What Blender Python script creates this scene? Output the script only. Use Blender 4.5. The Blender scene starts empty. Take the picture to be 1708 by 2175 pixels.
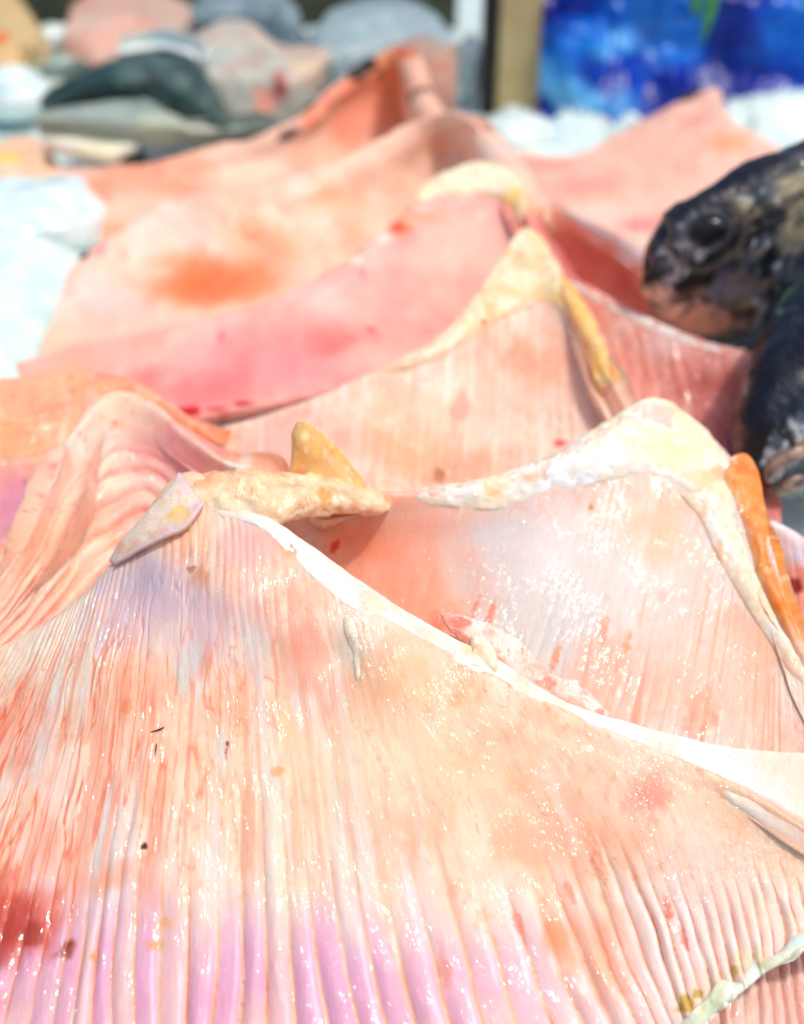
import bpy, math, random
import numpy as np

# ------------------------------------------------------------------ camera, light, exposure
S = bpy.context.scene
COL = S.collection
H, PITCH, F = 0.34, math.radians(35.0), 2332.0      # camera height, tilt, focal length in 1708x2175 pixels
cam_d = bpy.data.cameras.new('camera'); cam = bpy.data.objects.new('camera', cam_d); COL.objects.link(cam)
cam.location = (0, 0, H); cam.rotation_euler = (math.pi/2 - PITCH, 0, 0)
cam_d.sensor_fit = 'VERTICAL'; cam_d.sensor_height = 24; cam_d.lens = 24*F/2175.0
cam_d.clip_start = 0.01; cam_d.clip_end = 50
cam_d.dof.use_dof = True; cam_d.dof.focus_distance = 0.37; cam_d.dof.aperture_fstop = 3.5
S.camera = cam

SUN_EL, SUN_AZ = 68.0, 112.0      # azimuth measured from +y (away from the camera) towards +x (right)
w = bpy.data.worlds.new('World'); S.world = w; w.use_nodes = True
nt = w.node_tree; nt.nodes.clear()
sky = nt.nodes.new('ShaderNodeTexSky'); sky.sky_type = 'NISHITA'; sky.sun_disc = False
sky.sun_elevation = math.radians(SUN_EL); sky.sun_rotation = math.radians(SUN_AZ)
sky.air_density = 0.8; sky.dust_density = 3.5
bg = nt.nodes.new('ShaderNodeBackground'); bg.inputs[1].default_value = 0.15
wo = nt.nodes.new('ShaderNodeOutputWorld')
nt.links.new(sky.outputs[0], bg.inputs[0]); nt.links.new(bg.outputs[0], wo.inputs[0])
sd = bpy.data.lights.new('sun', 'SUN'); sd.energy = 1.9; sd.angle = math.radians(3.5); sd.color = (1.0, 0.92, 0.82)
sun = bpy.data.objects.new('sun', sd); COL.objects.link(sun)
sun.rotation_euler = (math.radians(90-SUN_EL), 0, math.radians(180-SUN_AZ))
S.view_settings.view_transform = 'Standard'; S.view_settings.look = 'None'
S.view_settings.exposure = 0.02; S.view_settings.gamma = 1

# ------------------------------------------------------------------ numeric helpers
def ray(px, py):
    a = (px-854.0)/F; b = (py-1087.5)/F
    c, s = math.cos(PITCH), math.sin(PITCH)
    return np.array([a, c - b*s, -s - b*c])
def P(px, py, z):
    "point seen at (px, py) that lies z above the table"
    d = ray(px, py); t = (z-H)/d[2]
    return np.array([0, 0, H]) + d*t
def PY(px, py, Y):
    d = ray(px, py); return np.array([0, 0, H]) + d*(Y/d[1])
def proj(p):
    q = p - np.array([0, 0, H]); c, s = math.cos(PITCH), math.sin(PITCH)
    dep = q[..., 1]*c - q[..., 2]*s; b = (-q[..., 1]*s - q[..., 2]*c)/dep
    return 854 + F*q[..., 0]/dep, 1087.5 + F*b, dep
_rng = np.random.RandomState(7)
TAB = _rng.rand(64, 64, 64)
def vn(x, y, z=0.0):
    x, y, z = np.broadcast_arrays(np.asarray(x, float), y, z)
    xi, yi, zi = np.floor(x).astype(int), np.floor(y).astype(int), np.floor(z).astype(int)
    fx, fy, fz = x-xi, y-yi, z-zi
    fx, fy, fz = [f*f*(3-2*f) for f in (fx, fy, fz)]
    r = 0
    for a in (0, 1):
        for b in (0, 1):
            for c in (0, 1):
                r = r + TAB[(xi+a) & 63, (yi+b) & 63, (zi+c) & 63] * (fx if a else 1-fx)*(fy if b else 1-fy)*(fz if c else 1-fz)
    return r
def fbm(x, y, z=0.0, o=3):
    r, a, n = 0, 1.0, 0
    for i in range(o):
        k = 2.0**i
        r = r + a*vn(x*k+11.3*i, y*k+5.7*i, np.asarray(z)*k+3.1*i); n += a; a *= 0.5
    return r/n
def sm(x, a, b):
    t = np.clip((x-a)/(b-a), 0, 1); return t*t*(3-2*t)
def cr_mat(n_ctrl, n):
    "Catmull-Rom weights, n samples over n_ctrl points"
    M = np.zeros((n, n_ctrl)); t = np.linspace(0, n_ctrl-1, n)
    for k, tt in enumerate(t):
        i = min(int(tt), n_ctrl-2); f = tt-i
        ws = [(-f+2*f*f-f**3)/2, (2-5*f*f+3*f**3)/2, (f+4*f*f-3*f**3)/2, (-f*f+f**3)/2]
        for j, wgt in zip((i-1, i, i+1, i+2), ws):
            if j < 0: M[k, 0] += 2*wgt; M[k, 1] -= wgt
            elif j > n_ctrl-1: M[k, n_ctrl-1] += 2*wgt; M[k, n_ctrl-2] -= wgt
            else: M[k, j] += wgt
    return M
def lin(c):
    c = np.asarray(c, float); return np.where(c <= 0.04045, c/12.92, ((np.maximum(c, 0)+0.055)/1.055)**2.4)
def rgb(h): return np.array([int(h[i:i+2], 16)/255.0 for i in (0, 2, 4)])
def normals(Pg):
    du = np.gradient(Pg, axis=1); dv = np.gradient(Pg, axis=0)
    n = np.cross(dv, du); n /= (np.linalg.norm(n, axis=-1, keepdims=True)+1e-12)
    return n
def mesh_np(name, verts, faces, mat, parent=None, cols=None, uv=None):
    me = bpy.data.meshes.new(name)
    verts = np.ascontiguousarray(verts, dtype=np.float32); faces = np.ascontiguousarray(faces, dtype=np.int32)
    k = faces.shape[1]
    me.vertices.add(len(verts)); me.vertices.foreach_set('co', verts.ravel())
    me.loops.add(faces.size); me.loops.foreach_set('vertex_index', faces.ravel())
    me.polygons.add(len(faces)); me.polygons.foreach_set('loop_start', np.arange(0, faces.size, k, dtype=np.int32))
    me.polygons.foreach_set('loop_total', np.full(len(faces), k, dtype=np.int32))
    me.polygons.foreach_set('use_smooth', np.ones(len(faces), dtype=bool))
    me.update(calc_edges=True); me.validate()
    if cols is not None:
        a = me.color_attributes.new('tissue', 'FLOAT_COLOR', 'POINT')
        c4 = np.ones((len(verts), 4), dtype=np.float32); c4[:, :3] = cols
        a.data.foreach_set('color', c4.ravel())
    if uv is not None:
        a = me.attributes.new('grain', 'FLOAT_VECTOR', 'POINT')
        c3 = np.zeros((len(verts), 3), dtype=np.float32); c3[:, :2] = uv
        a.data.foreach_set('vector', c3.ravel())
    me.materials.append(mat)
    o = bpy.data.objects.new(name, me); COL.objects.link(o)
    if parent: 
        o.parent = parent; o.location = -parent.location
    return o
def tag(o, label=None, cat=None, group=None, kind=None):
    for k, v in (('label', label), ('category', cat), ('group', group), ('kind', kind)):
        if v: o[k] = v
    return o
def thing(name, loc, label, cat, group=None):
    e = bpy.data.objects.new(name, None); COL.objects.link(e); e.location = loc; e.empty_display_size = 0.02
    return tag(e, label, cat, group)

# ------------------------------------------------------------------ materials
def mat_new(name):
    m = bpy.data.materials.new(name); m.use_nodes = True
    n = m.node_tree.nodes; return m, n, m.node_tree.links, n['Principled BSDF']
def tissue_mat(name, rough=0.5, sss=0.45, radius=0.005, fib=0.6, bump=0.3, coat=0.9, coat_r=0.13, wet=1.0, speck=330, mult=1.0):
    m, n, l, b = mat_new(name)
    at = n.new('ShaderNodeAttribute'); at.attribute_name = 'tissue'
    gr = n.new('ShaderNodeAttribute'); gr.attribute_name = 'grain'
    tc = n.new('ShaderNodeTexCoord')
    def noise(vec, scale, det=3, sc=None):
        x = n.new('ShaderNodeTexNoise'); x.inputs['Scale'].default_value = scale; x.inputs['Detail'].default_value = det
        if sc:
            mp = n.new('ShaderNodeMapping'); mp.inputs['Scale'].default_value = sc
            l.new(vec, mp.inputs[0]); vec = mp.outputs[0]
        l.new(vec, x.inputs['Vector']); return x.outputs[0]
    fibn = noise(gr.outputs['Vector'], 1.0, 3, (1400, 170, 1))
    fine = noise(tc.outputs['Object'], 900, 2)
    mix = n.new('ShaderNodeMix'); mix.data_type = 'RGBA'; mix.blend_type = 'MULTIPLY'
    ramp = n.new('ShaderNodeMapRange'); ramp.inputs[1].default_value = 0.3; ramp.inputs[2].default_value = 0.7
    ramp.inputs[3].default_value = 0.93*mult; ramp.inputs[4].default_value = 1.03*mult
    l.new(fibn, ramp.inputs[0])
    cmb = n.new('ShaderNodeCombineColor')
    for i in range(3): l.new(ramp.outputs[0], cmb.inputs[i])
    mix.inputs[0].default_value = 1.0
    l.new(at.outputs['Color'], mix.inputs[6]); l.new(cmb.outputs[0], mix.inputs[7])
    l.new(mix.outputs[2], b.inputs['Base Color'])
    rr = n.new('ShaderNodeMapRange'); rr.inputs[1].default_value = 0.3; rr.inputs[2].default_value = 0.7
    rr.inputs[3].default_value = rough*0.75; rr.inputs[4].default_value = rough*1.35
    l.new(noise(tc.outputs['Object'], 60, 3), rr.inputs[0]); l.new(rr.outputs[0], b.inputs['Roughness'])
    b1 = n.new('ShaderNodeBump'); b1.inputs['Strength'].default_value = bump*fib; b1.inputs['Distance'].default_value = 0.0005
    l.new(fibn, b1.inputs['Height'])
    b2 = n.new('ShaderNodeBump'); b2.inputs['Strength'].default_value = bump*1.3; b2.inputs['Distance'].default_value = 0.0003
    l.new(fine, b2.inputs['Height']); l.new(b1.outputs[0], b2.inputs['Normal'])
    l.new(b2.outputs[0], b.inputs['Normal'])
    b3 = n.new('ShaderNodeBump'); b3.inputs['Strength'].default_value = wet; b3.inputs['Distance'].default_value = 0.0010
    dr = n.new('ShaderNodeMapRange'); dr.inputs[1].default_value = 0.2; dr.inputs[2].default_value = 0.8
    l.new(noise(gr.outputs['Vector'], 1.0, 2, (speck*1.25, speck*0.36, 1)), dr.inputs[0]); l.new(dr.outputs[0], b3.inputs['Height'])
    l.new(b3.outputs[0], b.inputs['Coat Normal'])
    cw = n.new('ShaderNodeMapRange'); cw.inputs[1].default_value = 0.46; cw.inputs[2].default_value = 0.56
    cw.inputs[3].default_value = coat*0.08; cw.inputs[4].default_value = min(1.0, coat*1.1)
    l.new(noise(tc.outputs['Object'], 55, 3), cw.inputs[0]); l.new(cw.outputs[0], b.inputs['Coat Weight'])
    b.inputs['Specular IOR Level'].default_value = 0.3
    b.inputs['Coat Roughness'].default_value = coat_r
    b.inputs['Subsurface Weight'].default_value = sss
    b.inputs['Subsurface Radius'].default_value = (1.0, 0.38, 0.25); b.inputs['Subsurface Scale'].default_value = radius
    return m
M_FLESH = tissue_mat('wet_flesh')
M_FAR = tissue_mat('soft_flesh', rough=0.4, sss=0.15, coat=0.25, coat_r=0.15)
M_CART = tissue_mat('wet_cartilage', rough=0.42, sss=0.35, fib=0.3, coat=0.7, wet=0.7)
M_SKIN = tissue_mat('slick_fish_skin', rough=0.45, sss=0.0, fib=0.3, bump=0.8, coat=0.6, coat_r=0.14, wet=0.4, speck=140)

def simple(name, c, rough=0.5, bump=0.0, bs=50, c2=None, **kw):
    m, n, l, b = mat_new(name)
    tc = n.new('ShaderNodeTexCoord'); nz = n.new('ShaderNodeTexNoise'); nz.inputs['Scale'].default_value = bs; nz.inputs['Detail'].default_value = 4
    l.new(tc.outputs['Object'], nz.inputs['Vector'])
    rp = n.new('ShaderNodeValToRGB'); c = lin(rgb(c)); c2 = lin(rgb(c2)) if c2 else c*0.85
    rp.color_ramp.elements[0].position = 0.35; rp.color_ramp.elements[1].position = 0.65
    rp.color_ramp.elements[0].color = (*c2, 1); rp.color_ramp.elements[1].color = (*c, 1)
    l.new(nz.outputs[0], rp.inputs[0]); l.new(rp.outputs[0], b.inputs['Base Color'])
    b.inputs['Roughness'].default_value = rough
    if bump:
        bp = n.new('ShaderNodeBump'); bp.inputs['Strength'].default_value = bump; bp.inputs['Distance'].default_value = 0.002
        l.new(nz.outputs[0], bp.inputs['Height']); l.new(bp.outputs[0], b.inputs['Normal'])
    for k, v in kw.items(): b.inputs[k.replace('_', ' ')].default_value = v
    return m, n, l, b

# ------------------------------------------------------------------ surface patches
HOST = {}
def sheet(name, rows, mat, parent, colfn, dispfn=None, nu=120, nv=80, th=0.008, back=None, edge=0.06, uvw=None, seed=0, flat_under=False):
    """closed slab of tissue: its upper face is a smooth surface through rows of points, displaced along the normal,
    its lower face lies th beneath. back=(dy, dz) rolls the surface over its ridge and down behind it."""
    R = [np.array(r, float) for r in rows]
    nback = 0
    if back:
        r0 = R[0]; dy, dz = back
        R = [r0+np.array([0, dy, dz]), r0+np.array([0, dy*0.5, dz*0.32])] + R; nback = 2
    ctrl = np.array(R)                                   # rows x cols x 3
    A, B = cr_mat(ctrl.shape[0], nv), cr_mat(ctrl.shape[1], nu)
    G = np.einsum('ij,jkc->ikc', A, ctrl); G = np.einsum('ij,kjc->kic', B, G)
    nr = ctrl.shape[0]-1
    vv = np.linspace(0, nr, nv); vv = (vv-nback)/(nr-nback)       # negative behind the ridge
    uu = np.linspace(0, ctrl.shape[1]-1, nu)                       # column units
    U, V = np.meshgrid(uu, vv)
    N = normals(G); 
    T = G.copy()
    if dispfn is not None: T = G + N*dispfn(U, V, G)[..., None]
    e = np.minimum(np.minimum(np.linspace(0, 1, nu)[None, :], 1-np.linspace(0, 1, nu)[None, :]),
                   np.minimum(np.linspace(0, 1, nv)[:, None], 1-np.linspace(0, 1, nv)[:, None]))
    e = np.clip(e/edge, 0, 1); prof = np.sqrt(np.clip(1-(1-e)**2, 0, 1))
    Bt = T - N*(th*prof)[..., None]
    Bt[1:-1, 1:-1] -= N[1:-1, 1:-1]*0.0002
    cols = np.clip(colfn(U, V, T, G), 0, 1)
    lum = cols.mean(-1, keepdims=True); cols = lin(np.clip(lum+(cols-lum)*1.10-.010, 0, 1))
    if name == 'flesh': HOST[parent.name] = (T, V)
    # arc-length grain coordinates
    su = np.linalg.norm(np.diff(G[nv//2], axis=0), axis=1); su = np.concatenate([[0], np.cumsum(su)])
    sv = np.linalg.norm(np.diff(G[:, nu//2], axis=0), axis=1); sv = np.concatenate([[0], np.cumsum(sv)])
    GU, GV = np.meshgrid(su, sv); uv = np.stack([GU+seed*0.31, GV+seed*0.17], -1)
    if uvw: uv = uv[..., ::-1]
    idx = np.arange(nu*nv).reshape(nv, nu)
    inner = -np.ones((nv, nu), int); inner[1:-1, 1:-1] = np.arange((nv-2)*(nu-2)).reshape(nv-2, nu-2) + nu*nv
    low = np.where(inner >= 0, inner, idx)
    q = lambda I: np.stack([I[:-1, :-1], I[1:, :-1], I[1:, 1:], I[:-1, 1:]], -1).reshape(-1, 4)
    F_ = np.concatenate([q(idx), q(low)[:, ::-1]])
    Vt = np.concatenate([T.reshape(-1, 3), Bt[1:-1, 1:-1].reshape(-1, 3)])
    Ct = np.concatenate([cols.reshape(-1, 3), cols[1:-1, 1:-1].reshape(-1, 3)])
    Ut = np.concatenate([uv.reshape(-1, 2), uv[1:-1, 1:-1].reshape(-1, 2)])
    return mesh_np(name, Vt, F_, mat, parent, Ct, Ut)
def rows2(top, bot, ztop, zbot, ts, g, bulge=0.0):
    "rows of points from the ridge line to the outer edge; ts are fractions, g the height falloff at each"
    top = np.array(top, float); bot = np.array(bot, float); n = len(top)
    zt = np.interp(np.linspace(0, 1, n), np.linspace(0, 1, len(np.atleast_1d(ztop))), np.atleast_1d(ztop)) if np.size(ztop) != n else np.array(ztop)
    zb = np.interp(np.linspace(0, 1, n), np.linspace(0, 1, len(np.atleast_1d(zbot))), np.atleast_1d(zbot)) if np.size(zbot) != n else np.array(zbot)
    out = []
    for t, gg in zip(ts, g):
        r = []
        for k in range(n):
            x, y = top[k]*(1-t)+bot[k]*t
            z = zb[k]+(zt[k]-zb[k])*gg + bulge*math.sin(math.pi*t)
            r.append(P(x, y, z))
        out.append(r)
    return out
TS = (0, 0.12, 0.3, 0.55, 0.78, 1.0); GS = (1, 0.87, 0.64, 0.37, 0.17, 0)

def mixc(c, k, a): return c*(1-a[..., None]) + np.asarray(k)*a[..., None]
def tissue(base, alt, deep, blobs=(), ribs=None, seed=0, streak=0.35, streak_c=None, scale=22, vlines=True, micro=1.0):
    """tissue colour: mottled base, streaks that follow the muscle fibres, local stains and some painted shade and highlights"""
    base, alt, deep = rgb(base), rgb(alt), rgb(deep)
    sc = rgb(streak_c) if streak_c else rgb('ffffff')
    def fn(U, V, T, G):
        x, y, z = T[..., 0], T[..., 1], T[..., 2]
        a = sm(fbm(x*scale+seed*7, y*scale, z*scale+seed*3, 4), 0.38, 0.66)
        c = mixc(np.broadcast_to(base, T.shape).copy(), alt, a*0.85)
        d = sm(fbm(x*scale*1.6+seed*3+9, y*scale*1.6+4, z*scale, 4), 0.54, 0.78)
        c = mixc(c, deep, d*0.75)
        A, B = (U, V) if vlines else (V*8, U/8)
        pr = sm(fbm(A*1.5+seed, B*4, 5, 2), .3, .65)
        s = fbm(A*9+seed, B*5+seed*2, 0, 3); s2 = fbm(A*31+seed, B*9+seed*5, 0, 2)
        c = mixc(c, sc, sm(s, 0.52, 0.75)*streak*pr); c = mixc(c, deep, sm(s2, 0.55, 0.85)*streak*0.9*pr)
        fl = fbm(x*420+seed, y*300, z*300, 3); pt = sm(fbm(x*40, y*40+seed, z*40+5, 2), .35, .65)
        c = mixc(c, rgb('fff3dc'), sm(fl, .56, .72)*.45*pt*micro)
        fl2 = fbm(x*380+50, y*260+seed, z*260, 3); c = mixc(c, deep, sm(fl2, .58, .74)*.5*(1-pt*.5)*micro)
        cap = fbm(A*7+seed, B*10, 3, 4); pc2 = sm(fbm(A*1.1, B*3, 8+seed, 2), .48, .62)
        c = mixc(c, deep*np.array([.97, .72, .68]), np.exp(-((cap-.5)/.012)**2)*.55*pc2*micro)
        if ribs is not None: c = ribs(U, V, T, c)
        px, py, dep = proj(G)
        tv = np.gradient(G, axis=0); tv /= np.linalg.norm(tv, axis=-1, keepdims=True)+1e-12
        for bi, bl in enumerate(blobs):
            bx, by, r, asp, col, st = bl[:6]
            m = (px-bx)**2+(py-by)**2 + (V < 0)*1e5; k = np.unravel_index(np.argmin(m), m.shape)
            if m[k] > (r*2+25)**2: continue
            ctr = G[k]; tt = tv[k]; rm = r*dep[k]/F*(1.35 if r > 45 else 1.0)
            d_ = G-ctr; al = (d_*tt).sum(-1); pe2 = np.maximum((d_**2).sum(-1)-al**2, 0)
            nz = fbm(x/rm*0.9+bi, y/rm*0.9, z/rm*0.9+bi*3, 3)
            q = (al/(rm*asp))**2 + pe2/rm**2
            big = 1.0 if r > 45 else 0.0; n2 = fbm(x*230+bi, y*140, z*140, 3) if big else 0.5
            wq = sm(1.0-np.sqrt(q) + (nz-0.5)*1.5 + (n2-0.5)*big*0.9*micro, -0.1*big, 0.55+0.55*big)*st
            c = mixc(c, rgb(col), wq)
        return c
    return fn
def rib_disp(n, amp, seed=0, v0=0.3, v1=0.7, along='v', fibre=0.00025, lump=0.0015, sharp=0.7, cut=None, fibn=26):
    def fn(U, V, G):
        A, B = (U, V) if along == 'v' else (V*6, U/8)
        wob = (fbm(A*1.3+seed, B*3+seed, 0, 2)-0.5)*1.2 + (fbm(A*0.4+seed*2, B*6, 0, 2)-0.5)*0.5
        ph = A*n + wob
        r = np.abs(np.sin(np.pi*ph))**sharp - 0.5
        amp_n = 0.25+1.5*sm(fbm(np.floor(ph)*3.7+0.5, B*5, 0, 2), .25, .75)
        a = sm(V+(fbm(U*3.3, V*2, 7, 2)-.5)*.22, v0, v1) if v1 > v0 else 1.0
        if cut is not None: a = a*cut(U, V)
        d = r*amp*a*amp_n
        d += (fbm(A*fibn*.6+seed+(fbm(A*3, B*9, 2, 2)-.5)*1.6, B*11, 0, 3)-0.5)*fibre*2*sm(fbm(A*1.2+4, B*3, 1, 2), .3, .65)
        d += (fbm(G[..., 0]*38+seed, G[..., 1]*38, G[..., 2]*20, 3)-0.5)*lump*2
        return d
    return fn
WG = 'skate wings piled on crushed ice'

# ------------------------------------------------------------------ setting: ice bed
def ice_bed():
    nx, ny = 420, 520
    xs = np.linspace(-1.3, 1.3, nx); ys = np.linspace(-0.1, 3.2, ny)
    X, Y = np.meshgrid(xs, ys)
    Z = np.full_like(X, -0.012)
    Z += 0.016*(fbm(X*9, Y*9, 0.3, 4)-0.5) + 0.004*(fbm(X*40, Y*40, 1.7, 3)-0.5)
    c0 = P(30, 560, 0.03)
    Z += 0.062*np.exp(-(((X-(c0[0]-0.03))/0.085)**2+((Y-c0[1])/0.17)**2)**1.3)
    c1 = P(1130, 290, 0.02); Z += 0.028*np.exp(-(((X-c1[0])/0.05)**2+((Y-c1[1]-0.03)/0.05)**2))
    c2 = P(1690, 260, 0.02); Z += 0.022*np.exp(-(((X-c2[0]-0.05)/0.12)**2+((Y-c2[1]-0.05)/0.06)**2))
    Z += 0.010*sm(Y, 0.9, 1.1) + 0.026*np.exp(-((Y-1.19)/.035)**2)*sm(X, 0.08, .12)*sm(fbm(X*22, Y*4, 3, 3), .3, .75)
    V = np.stack([X, Y, Z], -1).reshape(-1, 3)
    I = np.arange(nx*ny).reshape(ny, nx)
    Fq = np.stack([I[:-1, :-1], I[:-1, 1:], I[1:, 1:], I[1:, :-1]], -1).reshape(-1, 4)
    m, n, l, b = simple('crushed_ice', 'eafcf6', 0.3, 0.2, 60, 'd4f0ea', Subsurface_Weight=0.7, Subsurface_Scale=0.02, Coat_Weight=0.4)
    b.inputs['Subsurface Radius'].default_value = (0.4, 0.8, 1.0)
    o = mesh_np('ice_bed', V, Fq, m); tag(o, kind='structure')
    # loose crushed ice lying over the bed
    rs = np.random.RandomState(3); Vs, Fs, k = [], [], 0
    base = np.array([[1, 0, 0], [-1, 0, 0], [0, 1, 0], [0, -1, 0], [0, 0, 1], [0, 0, -1]], float)
    tri = np.array([[0, 2, 4], [2, 1, 4], [1, 3, 4], [3, 0, 4], [2, 0, 5], [1, 2, 5], [3, 1, 5], [0, 3, 5]])
    def zat(x, y):
        i = np.clip(((y+0.1)/3.3*(ny-1)).astype(int), 0, ny-1); j = np.clip(((x+1.3)/2.6*(nx-1)).astype(int), 0, nx-1)
        return Z[i, j]
    N = 5200
    x = rs.uniform(-0.75, 0.75, N); y = rs.uniform(0.35, 1.9, N)
    k_ = (x < -0.1) & (y < 1.0); y[k_] += 0.9
    z = zat(x, y)
    for i in range(N):
        s = rs.uniform(0.0025, 0.006); pts = base*rs.uniform(0.5, 1.2, (6, 1))*s + rs.uniform(-0.3, 0.3, (6, 3))*s
        a = rs.uniform(0, 6.28); R = np.array([[math.cos(a), -math.sin(a), 0], [math.sin(a), math.cos(a), 0], [0, 0, 1]])
        Vs.append(pts@R.T + (x[i], y[i], z[i]+s*0.3)); Fs.append(tri+k); k += 6
    m2, n2, l2, b2 = simple('ice_chips', 'f2fffc', 0.15, 0.2, 300, 'dcf4f0', Subsurface_Weight=0.8, Subsurface_Scale=0.01)
    o = mesh_np('crushed_ice', np.concatenate(Vs), np.concatenate(Fs), m2); tag(o, 'loose white chips of crushed ice over the ice bed', 'ice', kind='stuff')
    o.data.polygons.foreach_set('use_smooth', np.zeros(len(o.data.polygons), dtype=bool))
ice_bed()

# ------------------------------------------------------------------ foreground wing
def wing(name, label, top, bot, zt, zb, colour, disp, nu, nv, mat=M_FAR, back=(0.04, -0.06), th=0.01, edge=0.04, g=GS, bulge=0, along=None, group=WG, seed=0, lift=None):
    c = P(*np.mean(top, axis=0), float(np.mean(zb)))
    t = thing('skate_wing', (float(c[0]), float(c[1]), 0.0), label, 'skate wing', group)
    rows = rows2(top, bot, zt, zb, TS, g, bulge)
    if lift is not None: rows = lift(rows)
    sheet('flesh', rows, mat, t, colour, disp, nu, nv, th, back, edge, along, seed)
    return t
from mathutils import kdtree
TREES = {}
def host_tree(parent):
    if parent.name not in TREES:
        T, V = HOST[parent.name]; T = T[::2, ::2]; V = V[::2, ::2]; m = V >= -0.02
        x, y, d = proj(T[m]); kt = kdtree.KDTree(len(x))
        for i in range(len(x)): kt.insert((float(x[i]), float(y[i]), 0), i)
        kt.balance(); TREES[parent.name] = (kt, d)
    return TREES[parent.name]
def band(name, top, bot, zt, zb, mat, parent, colour, disp=None, nu=140, nv=24, th=0.006, puff=0.003, edge=0.2, back=None, seed=0, tilt=0.7, lift=0.0, ragged=0.0012, fade='f9c9aa', topedge=True):
    """a part grown on the face of its wing: it follows the wing's own surface, swells by puff in its middle and sinks in at its border"""
    top = np.array(top, float); bot = np.array(bot, float)
    n = max(len(top), len(bot)); g1 = 40
    tp = cr_mat(len(top), g1)@top; bt = cr_mat(len(bot), g1)@bot; kt, dep = host_tree(parent)
    ss = np.linspace(0, 1, 9); px = tp[None, :, 0]*(1-ss[:, None])+bt[None, :, 0]*ss[:, None]; py = tp[None, :, 1]*(1-ss[:, None])+bt[None, :, 1]*ss[:, None]
    D = np.zeros_like(px)
    for a in range(9):
        for b in range(g1):
            hits = kt.find_n((px[a, b], py[a, b], 0), 10); ws = np.array([1/(h[2]+1.5) for h in hits]); ds = np.array([dep[h[1]] for h in hits])
            D[a, b] = (ws*ds).sum()/ws.sum() + tilt*max(hits[0][2]-4, 0)*ds[0]/F
    for _ in range(3):
        Dp = np.pad(D, 1, mode='edge'); D = (Dp[1:-1, :-2]+Dp[1:-1, 2:]+2*Dp[1:-1, 1:-1]+Dp[:-2, 1:-1]*.5+Dp[2:, 1:-1]*.5)/5
    rx = (px-854)/F; rb = (py-1087.5)/F; c, s_ = math.cos(PITCH), math.sin(PITCH)
    G = np.stack([rx*D, (c-rb*s_)*D, H+(-s_-rb*c)*D], -1)
    rows = [G[a] for a in range(9)]
    def dsp(U, V, Gd):
        s1 = np.clip(V, 0, 1); e1 = U/max(U.max(), 1e-9)
        e = np.sin(np.pi*np.clip(s1*.87+.12, 0, 1))**.8*np.clip(np.sin(np.pi*np.clip(e1, 0, 1))*3.2, 0, 1)**.6
        o = puff*e - 0.0009 + lift
        o = o + ragged*(fbm(Gd[..., 0]*160+seed, Gd[..., 1]*160, Gd[..., 2]*160, 3)-.5)*2*(1-.7*sm(V, .7, .95)) - .0016*sm(V, .82, 1.0)
        if disp is not None: o = o + disp(U, V, Gd)*.6
        return o
    def colr(U, V, T, Gd):
        c = colour(U, V, T, Gd); e1 = U/max(U.max(), 1e-9)
        ed = np.minimum(np.minimum(e1, 1-e1)*6, (1-np.clip(V, 0, 1))*2.2) if topedge else np.minimum(np.minimum(e1, 1-e1)*6, np.minimum(V, 1-V)*2.6)
        k = 1-sm(ed+(fbm(T[..., 0]*200, T[..., 1]*200, T[..., 2]*200+seed, 3)-.5)*1.1, .05, .75)
        return mixc(c, rgb(fade), k*.85)
    return sheet(name, rows, mat, parent, colr, dsp, nu, nv, th, back, edge, None, seed)

def loft(name, path, hts, wds, up, colfn, mat, parent, disp=None, nu=90, nv=60):
    ax = np.array(path, float); n = len(ax); A = cr_mat(n, nu); C = A@ax
    Hh = np.maximum(A@np.array(hts), .0003); Ww = np.maximum(A@np.array(wds), .0003)
    t_ = np.gradient(C, axis=0); t_ /= np.linalg.norm(t_, axis=1, keepdims=True)
    sd_ = np.cross(t_, np.array(up, float)); sd_ /= np.linalg.norm(sd_, axis=1, keepdims=True); uv_ = np.cross(sd_, t_)
    th = np.linspace(0, 2*np.pi, nv, endpoint=False)
    G = C[:, None]+uv_[:, None]*(Hh[:, None]*np.cos(th))[..., None]+sd_[:, None]*(Ww[:, None]*np.sin(th))[..., None]
    on = G-C[:, None]; on /= np.linalg.norm(on, axis=-1, keepdims=True)+1e-9
    if disp is not None: G = G+on*disp(G)[..., None]
    S_, TH = np.meshgrid(np.linspace(0, n-1, nu), np.linspace(0, 1, nv), indexing='ij')
    cols = lin(np.clip(colfn(S_, TH, G, G), 0, 1)); idx = np.arange(nu*nv).reshape(nu, nv); j = np.roll(idx, -1, axis=1)
    Fq = np.stack([idx[:-1], idx[1:], j[1:], j[:-1]], -1).reshape(-1, 4)
    return mesh_np(name, G.reshape(-1, 3), Fq, mat, parent, cols.reshape(-1, 3), np.stack([G[..., 0], G[..., 1]], -1).reshape(-1, 2))
w1_top = [(-250,1480),(0,1372),(140,1290),(250,1180),(390,1010),(560,1105),(760,1280),(1040,1430),(1330,1565),(1560,1665),(1720,1765),(1860,1835)]
w1_bot = [(-480,1700),(-480,2050),(-330,2330),(-20,2430),(290,2460),(650,2460),(1080,2440),(1400,2270),(1530,2148),(1640,2055),(1780,1985),(1960,1970)]
w1_z = [.060,.070,.082,.098,.120,.113,.099,.085,.072,.065,.0575,.050]
RIB_LILAC = rgb('e0a8c8'); RIB_WHITE = rgb('fdf3f4'); RIB_OR = rgb('f59a72')
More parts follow.
